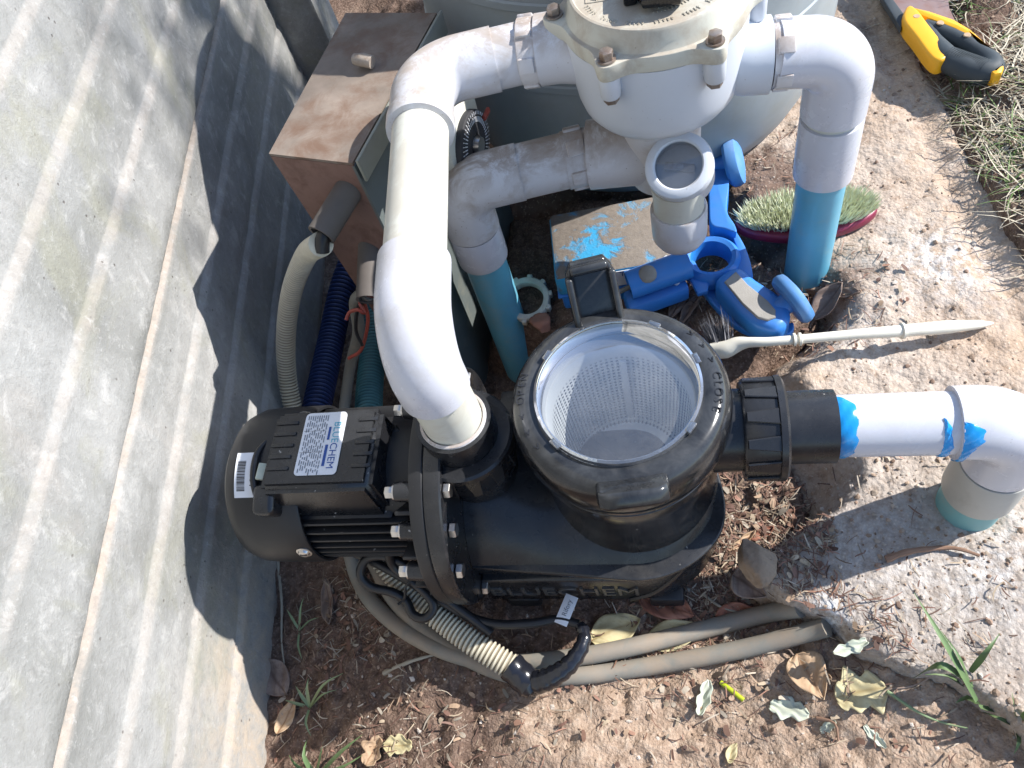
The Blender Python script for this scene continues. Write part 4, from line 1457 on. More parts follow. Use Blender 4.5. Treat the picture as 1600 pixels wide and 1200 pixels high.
ZS = 0.175
part("suction_neck", G().lathe([(0.0, 0.0), (0.0345, 0.0), (0.0345, 0.05), (0, 0.05)], V(0.02, Y0 + 0.003, ZS), (1, 0, 0), 48), MT['black'], pump)
union_nut(pump, V(0.085, Y0 + 0.003, ZS), (-1, 0, 0), 0.0435, 0.034)
part("suction_tail", G().pipe([V(0.078, Y0 + 0.003, ZS), V(0.10, Y0 + 0.003, ZS), V(0.1235, Y0 + 0.0025, ZS)], 0.0300, 0.0255, 48), MT['black'], pump)
part("outlet_neck", G().lathe([(0.0, 0.10), (0.036, 0.10), (0.036, 0.165), (0, 0.165)], OC, n=48), MT['black'], pump)
union_nut(pump, OC + V(0, 0, 0.196), (0, 0, -1), 0.0455, 0.038)
part("outlet_tail", G().pipe([OC + V(0, 0, 0.185), OC + V(0, 0, 0.2), OC + V(0, 0, 0.222)], 0.0325, 0.0255, 48), MT['black'], pump)
part("outlet_seal", G().lathe([(0.0255, 0.222), (0.0265, 0.2245), (0.0285, 0.2235), (0.029, 0.2215)], OC, n=40), MT['pvc_soil'], pump)

# ------------------------------------------------------------------ suction pipe
S0 = V(0.119, Y0 + 0.0025, ZS)
S1 = V(0.262, Y0 - 0.001, ZS + 0.001)
gz = ground_z(S1.x, S1.y)
sp_ = thing("suction_pipe", "white horizontal pipe with blue glue marks and elbow at the right edge", "pipe", V(S1.x, S1.y, gz))
ds = (S1 - S0).normalized()
part("run", G().pipe([S0, S0 + ds * 0.05, S1 - ds * 0.034], 0.0252, 0.021, 48), MT['pvc_new'], sp_)
el = fillet([S1 - ds * 0.052, S1, S1 + V(0, 0, -0.068)], 0.038, 22)
part("elbow", G().pipe(el, 0.0292, 0.025, 52), MT['pvc_new'], sp_)
part("coupler", G().lathe([(0.0255, ZS - 0.125), (0.0300, ZS - 0.125), (0.0305, ZS - 0.122), (0.0305, ZS - 0.071), (0.0298, ZS - 0.069), (0.0255, ZS - 0.069)], V(S1.x, S1.y, 0), n=48), MT['pvc_shaded'], sp_, label="coupler coloured grey for its shade")
part("upright", G().lathe([(0.0, gz - 0.03), (0.0268, gz - 0.03), (0.0268, ZS - 0.11), (0, ZS - 0.11)], V(S1.x, S1.y, 0), n=44), MT['pvc_teal'], sp_)


def glue(cen_x, r, a_lo, a_hi, w0, w1, seed):
    """a smear of cement wrapped on the horizontal pipe"""
    rs = random.Random(seed)
    g = G()
    n = 60
    vs = []
    ph = [rs.uniform(0, 6) for _ in range(3)]
    rows = 5
    for i in range(n + 1):
        t = i / n
        a = rad(a_lo + (a_hi - a_lo) * t)
        ww = (w0 + (w1 - w0) * (0.5 + 0.34 * math.sin(4 * t + ph[0]) + 0.16 * math.sin(9 * t + ph[1]) + 0.05 * math.sin(23 * t + ph[2]))) * min(1, math.sqrt(8 * t + 0.01), math.sqrt(8 * (1 - t) + 0.01))
        c = S0 + ds * (cen_x - S0.x)
        for j in range(rows + 1):
            u = j / rows
            rr = r + 0.0011 * math.sin(math.pi * u) ** 0.5 + 0.0004 * math.sin(40 * t + 9 * u)
            vs.append((c.x + ww * u, c.y + rr * math.cos(a), c.z + rr * math.sin(a)))
    for i in range(n):
        for j in range(rows):
            a = i * (rows + 1) + j
            g.f.append((a, a + rows + 1, a + rows + 2, a + 1))
    g.v = vs
    return g


part("glue_smear", glue(0.1228, 0.0252, 55, 260, 0.008, 0.018, 3), MT['bluecement'], sp_)
part("glue_smear", glue(S1.x - 0.053 - 0.012, 0.0252, 110, 240, 0.004, 0.013, 5), MT['bluecement'], sp_)
part("glue_smear", glue(S1.x - 0.0528, 0.0292, 118, 225, 0.004, 0.016, 8), MT['bluecement'], sp_)

# ------------------------------------------------------------------ hoses, conduits and cables


def corrugated(path, r, pitch, depth, lo, hi, n=22, samples=6):
    P = catmull(path, pitch / samples)
    # resample evenly
    d = [0.0]
    for i in range(1, len(P)):
        d.append(d[-1] + (P[i] - P[i - 1]).length)
    L_ = d[-1]
    m = int(L_ / (pitch / samples))
    out = []; rr = []
    j = 0
    for k in range(m + 1):
        s = L_ * k / m
        while j < len(d) - 2 and d[j + 1] < s:
            j += 1
        t = (s - d[j]) / max(1e-9, d[j + 1] - d[j])
        out.append(P[j].lerp(P[j + 1], t))
        ph = (s / pitch) % 1.0
        rr.append(r - depth * (0.5 - 0.5 * math.cos(2 * math.pi * ph)) ** 1.5)
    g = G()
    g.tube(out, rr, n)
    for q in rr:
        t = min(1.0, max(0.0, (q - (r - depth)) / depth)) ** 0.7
        g.c += [tuple(a * (1 - t) + b * t for a, b in zip(lo, hi))] * n  # grooves painted darker: dirt, plus shade their shallow relief does not give
    return g


# cream conduit hanging from the box
pts = [U(503, 352, 0.235), U(478, 400, 0.18), U(456, 455, 0.11), U(447, 520, 0.045), U(448, 580, -0.01), U(458, 640, -0.05), U(472, 690, -0.07)]
pts[0] = V(-0.333, 0.507, 0.243)
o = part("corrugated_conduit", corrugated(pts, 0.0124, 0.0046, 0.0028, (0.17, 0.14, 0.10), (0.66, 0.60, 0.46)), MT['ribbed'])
tag(o, "cream corrugated conduit hanging in a curve below the rusty box", "conduit")
# dark blue hose
pts = [U(560, 380, -0.10), U(535, 450, -0.11), U(520, 520, -0.115), U(505, 590, -0.10), U(493, 650, -0.085), U(488, 720, -0.075)]
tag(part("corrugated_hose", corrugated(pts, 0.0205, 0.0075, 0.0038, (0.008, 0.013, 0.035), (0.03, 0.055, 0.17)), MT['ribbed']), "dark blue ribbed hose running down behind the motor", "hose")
pts = [U(590, 470, -0.12), U(584, 540, -0.12), U(578, 600, -0.11), U(576, 650, -0.095), U(576, 720, -0.08)]
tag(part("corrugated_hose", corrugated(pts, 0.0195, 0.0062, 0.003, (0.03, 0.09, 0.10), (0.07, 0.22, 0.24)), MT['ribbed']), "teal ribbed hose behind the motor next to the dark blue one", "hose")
pts = [V(-0.318, 0.515, 0.152), U(556, 470, 0.12), U(560, 520, 0.05), U(548, 570, -0.02), U(538, 640, -0.07), U(535, 700, -0.08)]
tag(part("cable", G().tube(catmull(pts, 0.006), 0.0075, 14), MT['greypipe']), "dull brown cable between the two ribbed hoses", "cable")
wr = thing("loose_wire", "red and black loose wires below the rusty box", "wire", U(560, 470, 0.13))
for k, (pp, mt) in enumerate((([V(-0.316, 0.512, 0.155), U(562, 470, 0.14), U(570, 490, 0.13), U(560, 484, 0.135), U(546, 488, 0.13), U(541, 500, 0.125)], 'redwire'),
                              ([V(-0.314, 0.512, 0.152), U(568, 465, 0.14), U(575, 500, 0.11), U(565, 545, 0.06), U(545, 560, 0.04)], 'redwire'),
                              ([V(-0.319, 0.512, 0.150), U(560, 480, 0.13), U(556, 515, 0.10), U(566, 540, 0.08)], 'cable'))):
    part("strand", G().tube(catmull(pp, 0.004), 0.0022, 8), MT[mt], wr)
tag(part("wire_bundle", G().tube(catmull([V(-0.312, 0.548, 0.257), V(-0.329, 0.514, 0.2475), V(-0.332, 0.508, 0.243), V(-0.334, 0.503, 0.236)], 0.004), 0.0075, 12), MT['cable']),
    "dark wires between the upper stub and the cream conduit", "wire")

# grey conduits on the ground in front
LZ = lambda l: [on_ground(px, py, h) for (px, py, h) in l]
pts = LZ([(548, 866, .02), (560, 905, .008), (585, 945, .007), (640, 990, .007), (715, 1024, .007), (800, 1036, .007), (930, 1022, .008), (1075, 990, .008), (1185, 962, .008), (1250, 950, .02)])
tag(part("grey_conduit", G().tube(catmull(pts, 0.006), 0.0088, 18), MT['greylight']), "upper dusty grey conduit curving past the pump's foot", "conduit")
pts = LZ([(585, 880, .007), (615, 935, .007), (665, 985, .007), (735, 1030, .007), (810, 1056, .007), (900, 1056, .008), (1020, 1040, .008), (1160, 1014, .008), (1262, 988, .008), (1292, 980, .016)])
tag(part("grey_conduit", G().tube(catmull(pts, 0.006), 0.0088, 18), MT['greylight']), "lower pale grey conduit with its end beside the broken slab", "conduit")

# cream conduit in front, with tape and taped cable
pts = [U(590, 865, 0.05), U(640, 925, 0.025), U(690, 968, 0.012), U(745, 1008, 0.004), U(805, 1046, -0.006)]
lc_ = thing("taped_conduit", "cream corrugated conduit ending in black tape in front of the pump", "conduit", on_ground(800, 1050))
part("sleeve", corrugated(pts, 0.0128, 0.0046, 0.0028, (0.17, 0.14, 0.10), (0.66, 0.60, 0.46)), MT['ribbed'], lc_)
p0 = U(797, 1040, -0.004); p1 = U(836, 1076, -0.012)
dd = (p1 - p0)
q = catmull([p0, p0 + dd * 0.35, p0 + dd * 0.7, p1], 0.003)
part("tape_sleeve", G().tube(q, [0.0142 + 0.0006 * math.sin(i * 1.9) - (0.002 if i > len(q) - 3 else 0) for i in range(len(q))], 20), MT['tape'], lc_)
pts = [U(830, 1068, -0.010), U(858, 1060, 0.0), U(888, 1040, 0.008), U(908, 1012, 0.012), U(913, 990, 0.012), U(905, 976, 0.012)]
q = catmull(pts, 0.003)
nq = len(q)
part("taped_lead", G().tube(q, [0.0118 - 0.0065 * (i / nq) ** 1.1 + 0.0007 * math.sin(i * 2.3) for i in range(nq)], 16), MT['tape'], lc_)

# black motor cable: from the terminal box, looped and tied, to the taped lead
cab = thing("motor_cable", "black motor cable looped and tied below the motor", "cable", on_ground(640, 930))
pts = [V(-0.252, 0.335, 0.170), U(607, 690, 0.165), U(607, 760, 0.150), U(606, 830, 0.115), U(612, 880, 0.07), U(640, 905, 0.055), U(668, 930, 0.045), U(678, 950, 0.038), U(664, 966, 0.034), U(645, 960, 0.034), U(634, 938, 0.038),
       U(612, 925, 0.045), U(580, 917, 0.05), U(563, 897, 0.06), U(573, 873, 0.07), U(600, 869, 0.072), U(632, 882, 0.065), U(662, 908, 0.055), U(700, 938, 0.03), U(745, 972, 0.015), U(768, 990, 0.010)]
part("loop", G().tube(catmull(pts, 0.004), 0.0046, 12), MT['cable'], cab)
pts = [U(535, 856, 0.06), U(572, 872, 0.058), U(625, 900, 0.05), U(680, 933, 0.03), U(730, 962, 0.016), U(775, 975, 0.012), U(830, 974, 0.012), U(872, 968, 0.012), U(905, 976, 0.012)]
part("tail", G().tube(catmull(pts, 0.004), 0.0046, 12), MT['cable'], cab)
a_ = U(642, 905, 0.062); b_ = U(632, 935, 0.045)
part("cable_tie", G().tube(catmull([a_, (a_ + b_) / 2 + V(0, 0, 0.006), b_, b_ + V(-0.006, -0.006, 0)], 0.003), 0.0014, 6), MT['cable'], cab)
# paper flag on the cable
tg = U(878, 972, 0.014)
e1 = (U(892, 938, 0.014) - tg); e1.z = 0; e1.normalize()
e2 = Vector((e1.y, -e1.x, 0))
flag = part("paper_tag", G().box(tg + e1 * 0.012 + V(0, 0, 0.002), (0.030, 0.013, 0.0006), 0.0002, rotm(e1, V(-e1.y, e1.x, 0), V(0, 0, 1))), MT['label'], cab)
g = G(); g.add(*text_geo("Rifory", 0.0068, M4(e1, V(-e1.y, e1.x, 0), V(0, 0, 1), tg + e1 * 0.014 + V(0, 0, 0.0026)), 0.0))
part("handwriting", g, MT['ink'], flag, 0)

# ------------------------------------------------------------------ things on the ground
# test kit box
kc = U(957, 366, 0.054)
kc.z = -0.012
ka = rad(6)
kx, ky = V(math.cos(ka), math.sin(ka), 0), V(-math.sin(ka), math.cos(ka), 0)
KM = rotm(kx, ky, V(0, 0, 1))
kit = thing("test_kit_box", "dusty blue test kit box lying under the valve", "box", kc)
part("tray", G().box(kc + V(0, 0, 0.0145), (0.146, 0.104, 0.029), 0.004, KM), MT['blueplastic'], kit)
klid = part("lid", G().box(kc + V(0, 0, 0.047), (0.152, 0.110, 0.034), 0.006, KM), MT['kit'], kit, label="lid caked in brown dirt with a bright blue patch")
part("lid_seam", G().box(kc + V(0, 0, 0.0296), (0.154, 0.112, 0.003), 0.001, KM), MT['blueplastic'], kit)
kl = part("kit_label", G().box(kc + kx * 0.012 - ky * 0.0552 + V(0, 0, 0.0475), (0.066, 0.0008, 0.026), 0, KM), MT['label'], klid)
g = G(); g.add(*text_geo("TEST KIT", 0.0105, M4(kx, V(0, 0, 1), -ky, kc + kx * 0.022 - ky * 0.0558 + V(0, 0, 0.0548)), 0.0002))
part("lettering", g, MT['ink_navy'], kl, 0)

m, nt, N, L, bs = newmat("dirty_kit_lid")
pos = geo_pos(nt)
gm = N["Geometry"]
vd = N.new("ShaderNodeVectorMath"); vd.operation = 'DISTANCE'
vd.inputs[1].default_value = U(925, 388, 0.054)
L.new(pos, vd.inputs[0])
sepn = N.new("ShaderNodeSeparateXYZ"); L.new(gm.outputs["Normal"], sepn.inputs[0])
topf = ramp(nt, sepn.outputs[2], [(0.4, 0.0), (0.8, 1.0)])
nz = noise_node(nt, 42, 7, 0.7, pos, 0.5)
w = math_node(nt, 'ADD', math_node(nt, 'MULTIPLY', vd.outputs["Value"], 12.0), math_node(nt, 'MULTIPLY', math_node(nt, 'SUBTRACT', nz, 0.5), 1.6))
f = ramp(nt, w, [(0.22, 0.0), (0.36, 1.0)])
f2 = ramp(nt, noise_node(nt, 26, 6, 0.7, pos, 0.4), [(0.36, 0.25), (0.46, 1.0)])
f = math_node(nt, 'MULTIPLY', math_node(nt, 'MULTIPLY', f, f2), topf)
side = ramp(nt, noise_node(nt, 50, 6, 0.7, pos), [(0.52, 0.0), (0.66, 0.7)])
f = math_node(nt, 'MAXIMUM', f, side)
dirtc = mix(nt, noise_node(nt, 160, 5, 0.7, pos), (0.11, 0.09, 0.074), (0.28, 0.24, 0.20))
L.new(mix(nt, f, (0.035, 0.32, 0.58), dirtc), bs.inputs["Base Color"])
bs.inputs["Roughness"].default_value = 0.7
bump(nt, bs, math_node(nt, 'ADD', f, math_node(nt, 'MULTIPLY', noise_node(nt, 260, 4, 0.7, pos), 0.8)), 0.5, 0.002)
MT['kit_lid'] = m
klid.data.materials[0] = m

# blue pool cleaner shell
cl = thing("pool_cleaner_shell", "bright blue plastic pool cleaner part lying behind the pump", "cleaner part", on_ground(1120, 430))


def poly_at(pxs, z):
    return [(U(a, b, z).x, U(a, b, z).y) for (a, b) in pxs]


def smooth_poly(pts, n=4):
    P = [Vector((p[0], p[1], 0)) for p in pts]
    m = len(P)
    out = []
    for i in range(m):
        a, b, c, d = P[i - 1], P[i], P[(i + 1) % m], P[(i + 2) % m]
        for k in range(n):
            t = k / n
            v = 0.5 * ((2 * b) + (c - a) * t + (2 * a - 5 * b + 4 * c - d) * t * t + (3 * b - a - 3 * c + d) * t ** 3)
            out.append((v.x, v.y))
    return out


TZ = lambda z: Matrix.Translation((0, 0, z))
arm = [(1108, 236), (1124, 228), (1138, 236), (1139, 290), (1136, 330), (1148, 352), (1150, 364), (1132, 358), (1112, 352), (1108, 325)]
part("upper_arm", G().prism(smooth_poly(poly_at(arm, 0.04)), 0.03, 0.006, TZ(0.012)), MT['blueplastic'], cl)
fl_ = [(1084, 372), (1110, 352), (1142, 362), (1166, 400), (1172, 436), (1160, 444), (1130, 440), (1100, 452), (1078, 432), (1070, 400)]
rc = U(1111, 397, 0.04)
g = G().lathe([(0.0225, 0.0), (0.0310, 0.0), (0.0350, 0.004), (0.0360, 0.014), (0.0335, 0.022), (0.0290, 0.026), (0.0240, 0.024), (0.0222, 0.018), (0.0222, 0.0)], V(rc.x, rc.y, 0.012), n=56)
part("hose_ring", g, MT['blueplastic'], cl)
# a plate around the ring, notched where the ring sits
bp = [(1140, 352), (1156, 372), (1170, 402), (1176, 438), (1160, 446), (1150, 428), (1154, 398), (1146, 374)]
part("bumper_plate", G().prism(smooth_poly(poly_at(bp, 0.03)), 0.022, 0.005, TZ(0.010)), MT['blueplastic'], cl)
body = [(1118, 440), (1136, 420), (1158, 416), (1182, 434), (1216, 456), (1234, 476), (1234, 498), (1220, 512), (1200, 512), (1172, 498), (1140, 468)]
part("lower_arm", G().prism(smooth_poly(poly_at(body, 0.045)), 0.036, 0.010, TZ(0.010), 4), MT['blueplastic'], cl)
inl = [(1132, 440), (1150, 424), (1168, 444), (1200, 470), (1212, 484), (1212, 496), (1200, 500), (1184, 496), (1160, 474)]
part("foam_pad", G().prism(poly_at(inl, 0.048), 0.004, 0.001, TZ(0.0445), 1), MT['greyfoam'], cl, label="grey foam pad set into the blue arm")
fin_ = [(1094, 448), (1118, 446), (1150, 486), (1184, 508), (1222, 510), (1238, 504), (1240, 516), (1228, 524), (1192, 525), (1160, 516), (1130, 494)]
part("skirt", G().prism(smooth_poly(poly_at(fin_, 0.012)), 0.010, 0.003, TZ(0.004)), MT['blueplastic'], cl)
for (px, py, z, ax, r, h) in ((1146, 250, 0.045, (0.95, -0.05, 0.28), 0.034, 0.016), (1240, 466, 0.042, (0.80, 0.42, 0.30), 0.031, 0.014)):
    c = U(px, py, z)
    a = Vector(ax).normalized()
    part("roller_wheel", G().lathe([(0.0, -0.004), (r * 0.9, -0.002), (r, 0.002), (r, h * 0.5), (r * 0.93, h * 0.85), (r * 0.6, h), (0, h * 1.03)], c - a * 0.006, a, 44), MT['paleblue'], cl)
    part("axle", G().lathe([(0.0, -0.030), (0.011, -0.030), (0.012, -0.003), (0, -0.003)], c - a * 0.004, a, 20), MT['blueplastic'], cl)
a_ = U(982, 446, 0.045); b_ = U(1076, 412, 0.05)
tubeo = part("valve_tube", G().pipe([a_, a_.lerp(b_, 0.5), b_], 0.0172, 0.0145, 36), MT['blueplastic'], cl)
q0 = U(1010, 438, 0.066)
mt_ = a_.lerp(b_, 0.33)
part("dried_mud", G().lathe([(0.0, 0.0035), (0.006, 0.003), (0.010, 0.001), (0.011, -0.001)], mt_ + V(0.0, -0.006, 0.0155), V(0.0, -0.35, 0.94), 14), MT['greyfoam'], tubeo)
c = a_.lerp(b_, 0.62)
dv = (b_ - a_).normalized()
part("gear_housing", G().box(U(1025, 462, 0.016), (0.075, 0.03, 0.024), 0.005, rotm(dv, V(0, 0, 1).cross(dv), V(0, 0, 1))), MT['blueplastic'], cl)
for (px, py, zz_) in ((1041, 404, 0.058), (1057, 441, 0.032)):
    part("rivet", G().lathe([(0.0, 0.002), (0.0030, 0.0012), (0.0038, 0.0)], U(px, py, zz_), V(0, -0.4, 0.9), 14), MT['label'], cl)
sp0 = [(1068, 398), (1086, 408), (1108, 444), (1106, 454), (1090, 458), (1078, 436)]
part("strap_plate", G().prism(poly_at(sp0, 0.03), 0.008, 0.002, TZ(0.022)), MT['blueplastic'], cl)
# weighted rod sticking out of the tube
part("rod", G().tube([a_ + dv * 0.03, a_ - dv * 0.018 + V(0, 0, -0.006)], 0.003, 8), MT['greypipe'], tubeo)

# white ring nut and brick chip
rn = on_ground(824, 468, 0.018)
nn_ = Vector((0.06, -0.30, 0.95)).normalized()
ringn = thing("ring_nut", "dirty white plastic ring nut lying beside the blue test kit", "ring nut", rn - V(0, 0, 0.012))
part("ring", G().lathe([(0.0215, -0.008), (0.0285, -0.008), (0.0300, -0.006), (0.0300, 0.004), (0.0285, 0.006), (0.0225, 0.006), (0.0215, 0.004), (0.0215, -0.008)], rn, nn_, 56), MT['pvc_cream'], ringn)
ex, ey, ez = frame(nn_)
ngm = G().box((0, 0, 0), (0.006, 0.007, 0.013), 0.0015).mesh("notch")
for k in range(10):
    a = 2 * math.pi * k / 10
    e = ex * math.cos(a) + ey * math.sin(a)
    inst("notch", ngm, MT['pvc_cream'], ringn, rn + e * 0.0305 - nn_ * 0.001, rotm(e, nn_.cross(e), nn_))


def rock(c, size, mat, seed, name, label, cat, sub=4):
    b = bmesh.new()
    bmesh.ops.create_icosphere(b, subdivisions=sub, radius=1.0)
    rs = np.random.default_rng(seed)
    pl_ = [Vector(rs.normal(size=3)).normalized() for _ in range(9)]
    dl = rs.uniform(0.55, 0.85, 9)
    for v in b.verts:
        k = 1.0
        for p, d in zip(pl_, dl):
            q = v.co.normalized().dot(p)
            if q > 0.05:
                k = min(k, d / q)
        nn = v.co.normalized()
        k *= 1 + 0.10 * float(fbm(np.array(nn.x * 1.0 + nn.z * 0.7 + seed), np.array(nn.y * 1.0 - nn.z * 0.6), 3.0, 4, seed))
        v.co = nn * k * (1 + 0.02 * rs.normal())
        v.co.x *= size[0]; v.co.y *= size[1]; v.co.z *= size[2]
    g = G().bm(b, Matrix.Translation(c))
    return tag(part(name, g, mat, None, 45), label, cat)


rock(on_ground(846, 506, 0.010), (0.017, 0.014, 0.014), MT['brick'], 3, "brick_chip", "reddish brick chip next to the white ring nut", "brick chip")
rock(on_ground(1182, 878, 0.012), (0.018, 0.026, 0.013), MT['stone'], 6, "stone", "broken lump of concrete right of the pump", "stone")
rock(on_ground(1205, 912, 0.008), (0.026, 0.022, 0.012), MT['stone'], 9, "stone", "flat stone just above the conduit ends", "stone")
rock(on_ground(1265, 450, 0.004), (0.020, 0.010, 0.008), MT['stone'], 12, "stone", "small pale stone at the foot of the blue return pipe", "stone")

# scrubbing brush
bc = V(0.168, 0.692, 0)
bc.z = ground_z(bc.x, bc.y) + 0.006
sb = thing("scrubbing_brush", "burgundy scrubbing brush with pale green bristles behind the blue pipe", "brush", bc)
bax = Vector((1, 0.03, 0)).normalized()
bay = V(-bax.y, bax.x, 0)
outl = [(0.083 * math.cos(2 * math.pi * k / 40), 0.032 * math.sin(2 * math.pi * k / 40) * (1 - 0.12 * math.cos(4 * math.pi * k / 40))) for k in range(40)]
BMx = M4(bax, bay, V(0, 0, 1), bc + V(0, 0, -0.006))
part("base", G().prism(outl, 0.014, 0.004, BMx), MT['burgundy'], sb)
g = G()
for k in range(2600):
    while True:
        u, w = random.uniform(-1, 1), random.uniform(-1, 1)
        if u * u + w * w < 0.96:
            break
    p = bc + bax * (u * 0.077) + bay * (w * 0.027) + V(0, 0, 0.006)
    lean = bax * (u * 0.010 + random.gauss(0, 0.0035)) + bay * (w * 0.008 + random.gauss(0, 0.0035)) + V(0, 0, random.uniform(0.017, 0.024))
    a = random.uniform(0, 6.28)
    s = V(math.cos(a), math.sin(a), 0) * 0.0008
    t = random.random()
    col = (0.74 + 0.12 * t, 0.78 + 0.1 * t, 0.52 + 0.16 * t)
    g.add([p - s, p + s, p + lean * 0.6 + s * 0.9, p + lean * 0.6 - s * 0.9, p + lean], [(0, 1, 2, 3), (3, 2, 4)], col)
br_ = part("bristles", g, MT['grass'], sb, 0)
kind(br_, "stuff")

# ivory brush with dark bristles
wb_p = [U(1112, 548, 0.014), U(1134, 546, 0.020), U(1152, 538, 0.026), U(1170, 535, 0.032), U(1200, 534, 0.036), U(1250, 530, 0.038), U(1330, 523, 0.036), U(1410, 517, 0.031), U(1480, 511, 0.024), U(1530, 507, 0.016), U(1551, 505, 0.012)]
wbr = [0.0090, 0.0100, 0.0085, 0.0058, 0.0050, 0.0050, 0.0054, 0.0066, 0.0072, 0.0048, 0.0014]
wb = thing("cleaning_brush", "ivory handled brush lying on the path behind the suction pipe", "brush", on_ground(1330, 540))
P = catmull(wb_p, 0.004)
cum = [0.0]
for i in range(1, len(wb_p)):
    cum.append(cum[-1] + (wb_p[i] - wb_p[i - 1]).length)
cp = 0.0
rr = []
for i, p in enumerate(P):
    if i:
        cp += (P[i] - P[i - 1]).length
    rr.append(float(np.interp(cp, cum, wbr)))
part("shaft", G().tube(P, rr, 18), MT['handle'], wb)
for idx in (5, 7):
    c = wb_p[idx]
    d = (wb_p[idx + 1] - wb_p[idx - 1]).normalized()
    part("grip_ring", G().lathe([(wbr[idx], -0.002), (wbr[idx] + 0.0022, -0.0012), (wbr[idx] + 0.0022, 0.0012), (wbr[idx], 0.002)], c, d, 20), MT['handle'], wb)
c = wb_p[5] - (wb_p[6] - wb_p[5]).normalized() * 0.006
part("grip_ring", G().lathe([(0.005, -0.002), (0.0072, -0.0012), (0.0072, 0.0012), (0.005, 0.002)], c, (wb_p[6] - wb_p[5]).normalized(), 20), MT['handle'], wb)
g = G()
h0 = U(1112, 538, 0.018); h1 = U(1142, 530, 0.024); top_ = U(1100, 500, 0.022) - U(1112, 538, 0.018)
for k in range(240):
    t = random.random()
    p = h0.lerp(h1, t) + V(random.gauss(0, 0.002), random.gauss(0, 0.003), random.uniform(-0.008, 0.004))
    d = top_ * random.uniform(0.75, 1.05) + V((t - 0.5) * 0.010 + random.gauss(0, 0.002), random.gauss(0, 0.002), random.gauss(0.004, 0.004))
    s = V(random.uniform(-1, 1), 0.2, random.uniform(-1, 1)).normalized() * 0.0006
    v_ = random.uniform(0.05, 0.22)
    g.add([p - s, p + s, p + d], [(0, 1, 2)], (v_, v_, v_ * 1.1))
kind(part("bristles", g, MT['grass'], wb, 0), "stuff")

# hand saw
sawz = 0.042
sw = thing("hand_saw", "hand saw with yellow and dark grey handle lying on the grass", "saw", on_ground(1480, 70))
horn = [(1409, 40), (1413, 22), (1422, 18), (1434, 27), (1447, 45), (1463, 65), (1479, 86), (1477, 99), (1464, 104), (1450, 96), (1428, 66)]
part("horn", G().prism(smooth_poly(poly_at(horn, sawz), 3), 0.024, 0.007, TZ(sawz - 0.014), 3), MT['yellow'], sw)
strip = [(1424, 19), (1450, 25), (1488, 38), (1515, 54), (1540, 77), (1558, 97), (1567, 112), (1563, 122), (1551, 125), (1545, 120), (1556, 110), (1546, 92), (1520, 71), (1490, 53), (1452, 38), (1432, 30)]
yb = part("yellow_spine", G().prism(poly_at(strip, sawz), 0.022, 0.005, TZ(sawz - 0.013), 2), MT['yellow'], sw)
lp = [(1444, 42), (1470, 50), (1502, 65), (1530, 83), (1547, 98), (1549, 110), (1536, 113), (1510, 108), (1480, 93), (1464, 72), (1450, 52)]
lpp = [U(a, b, sawz - 0.002) for (a, b) in lp]
q = catmull(lpp + [lpp[0]], 0.004)
rr = []
for p in q:
    dmin = min((p - lpp[8]).length, (p - lpp[7]).length, (p - lpp[6]).length)
    rr.append(0.0100 + 0.0055 * math.exp(-(dmin / 0.03) ** 2))
grip = part("grip", G().tube(q, rr, 16), MT['sawgrey'], sw)
for k in range(18):
    t = k / 17
    p = lpp[8].lerp(lpp[6], t)
    d = (lpp[6] - lpp[8]).normalized()
    part("grip_rib", G().lathe([(0.0140, -0.0009), (0.0163, -0.0004), (0.0163, 0.0004), (0.0140, 0.0009)], p, d, 18), MT['sawgrey'], grip)
for (px, py) in ((1432, 26), (1469, 36), (1511, 55)):
    part("screw", G().lathe([(0.0, 0.0012), (0.004, 0.0012), (0.0048, 0.0)], U(px, py, sawz + 0.0093), V(0, 0, 1), 16), MT['leaf_tan'], yb)
bl_ = [(1408, 36), (1396, 0), (1380, -60), (1330, -190), (1420, -220), (1478, -40), (1484, 10), (1502, 48), (1440, 30)]
part("blade", G().prism(poly_at(bl_, sawz), 0.0014, 0, TZ(sawz - 0.004)), MT['blade'], sw)
sp1 = [(1380, 0), (1350, -70), (1362, -76), (1396, -2), (1415, 24), (1408, 44)]
part("blade_spine", G().prism(poly_at(sp1, sawz), 0.010, 0.002, TZ(sawz - 0.010)), MT['sawgrey'], sw)


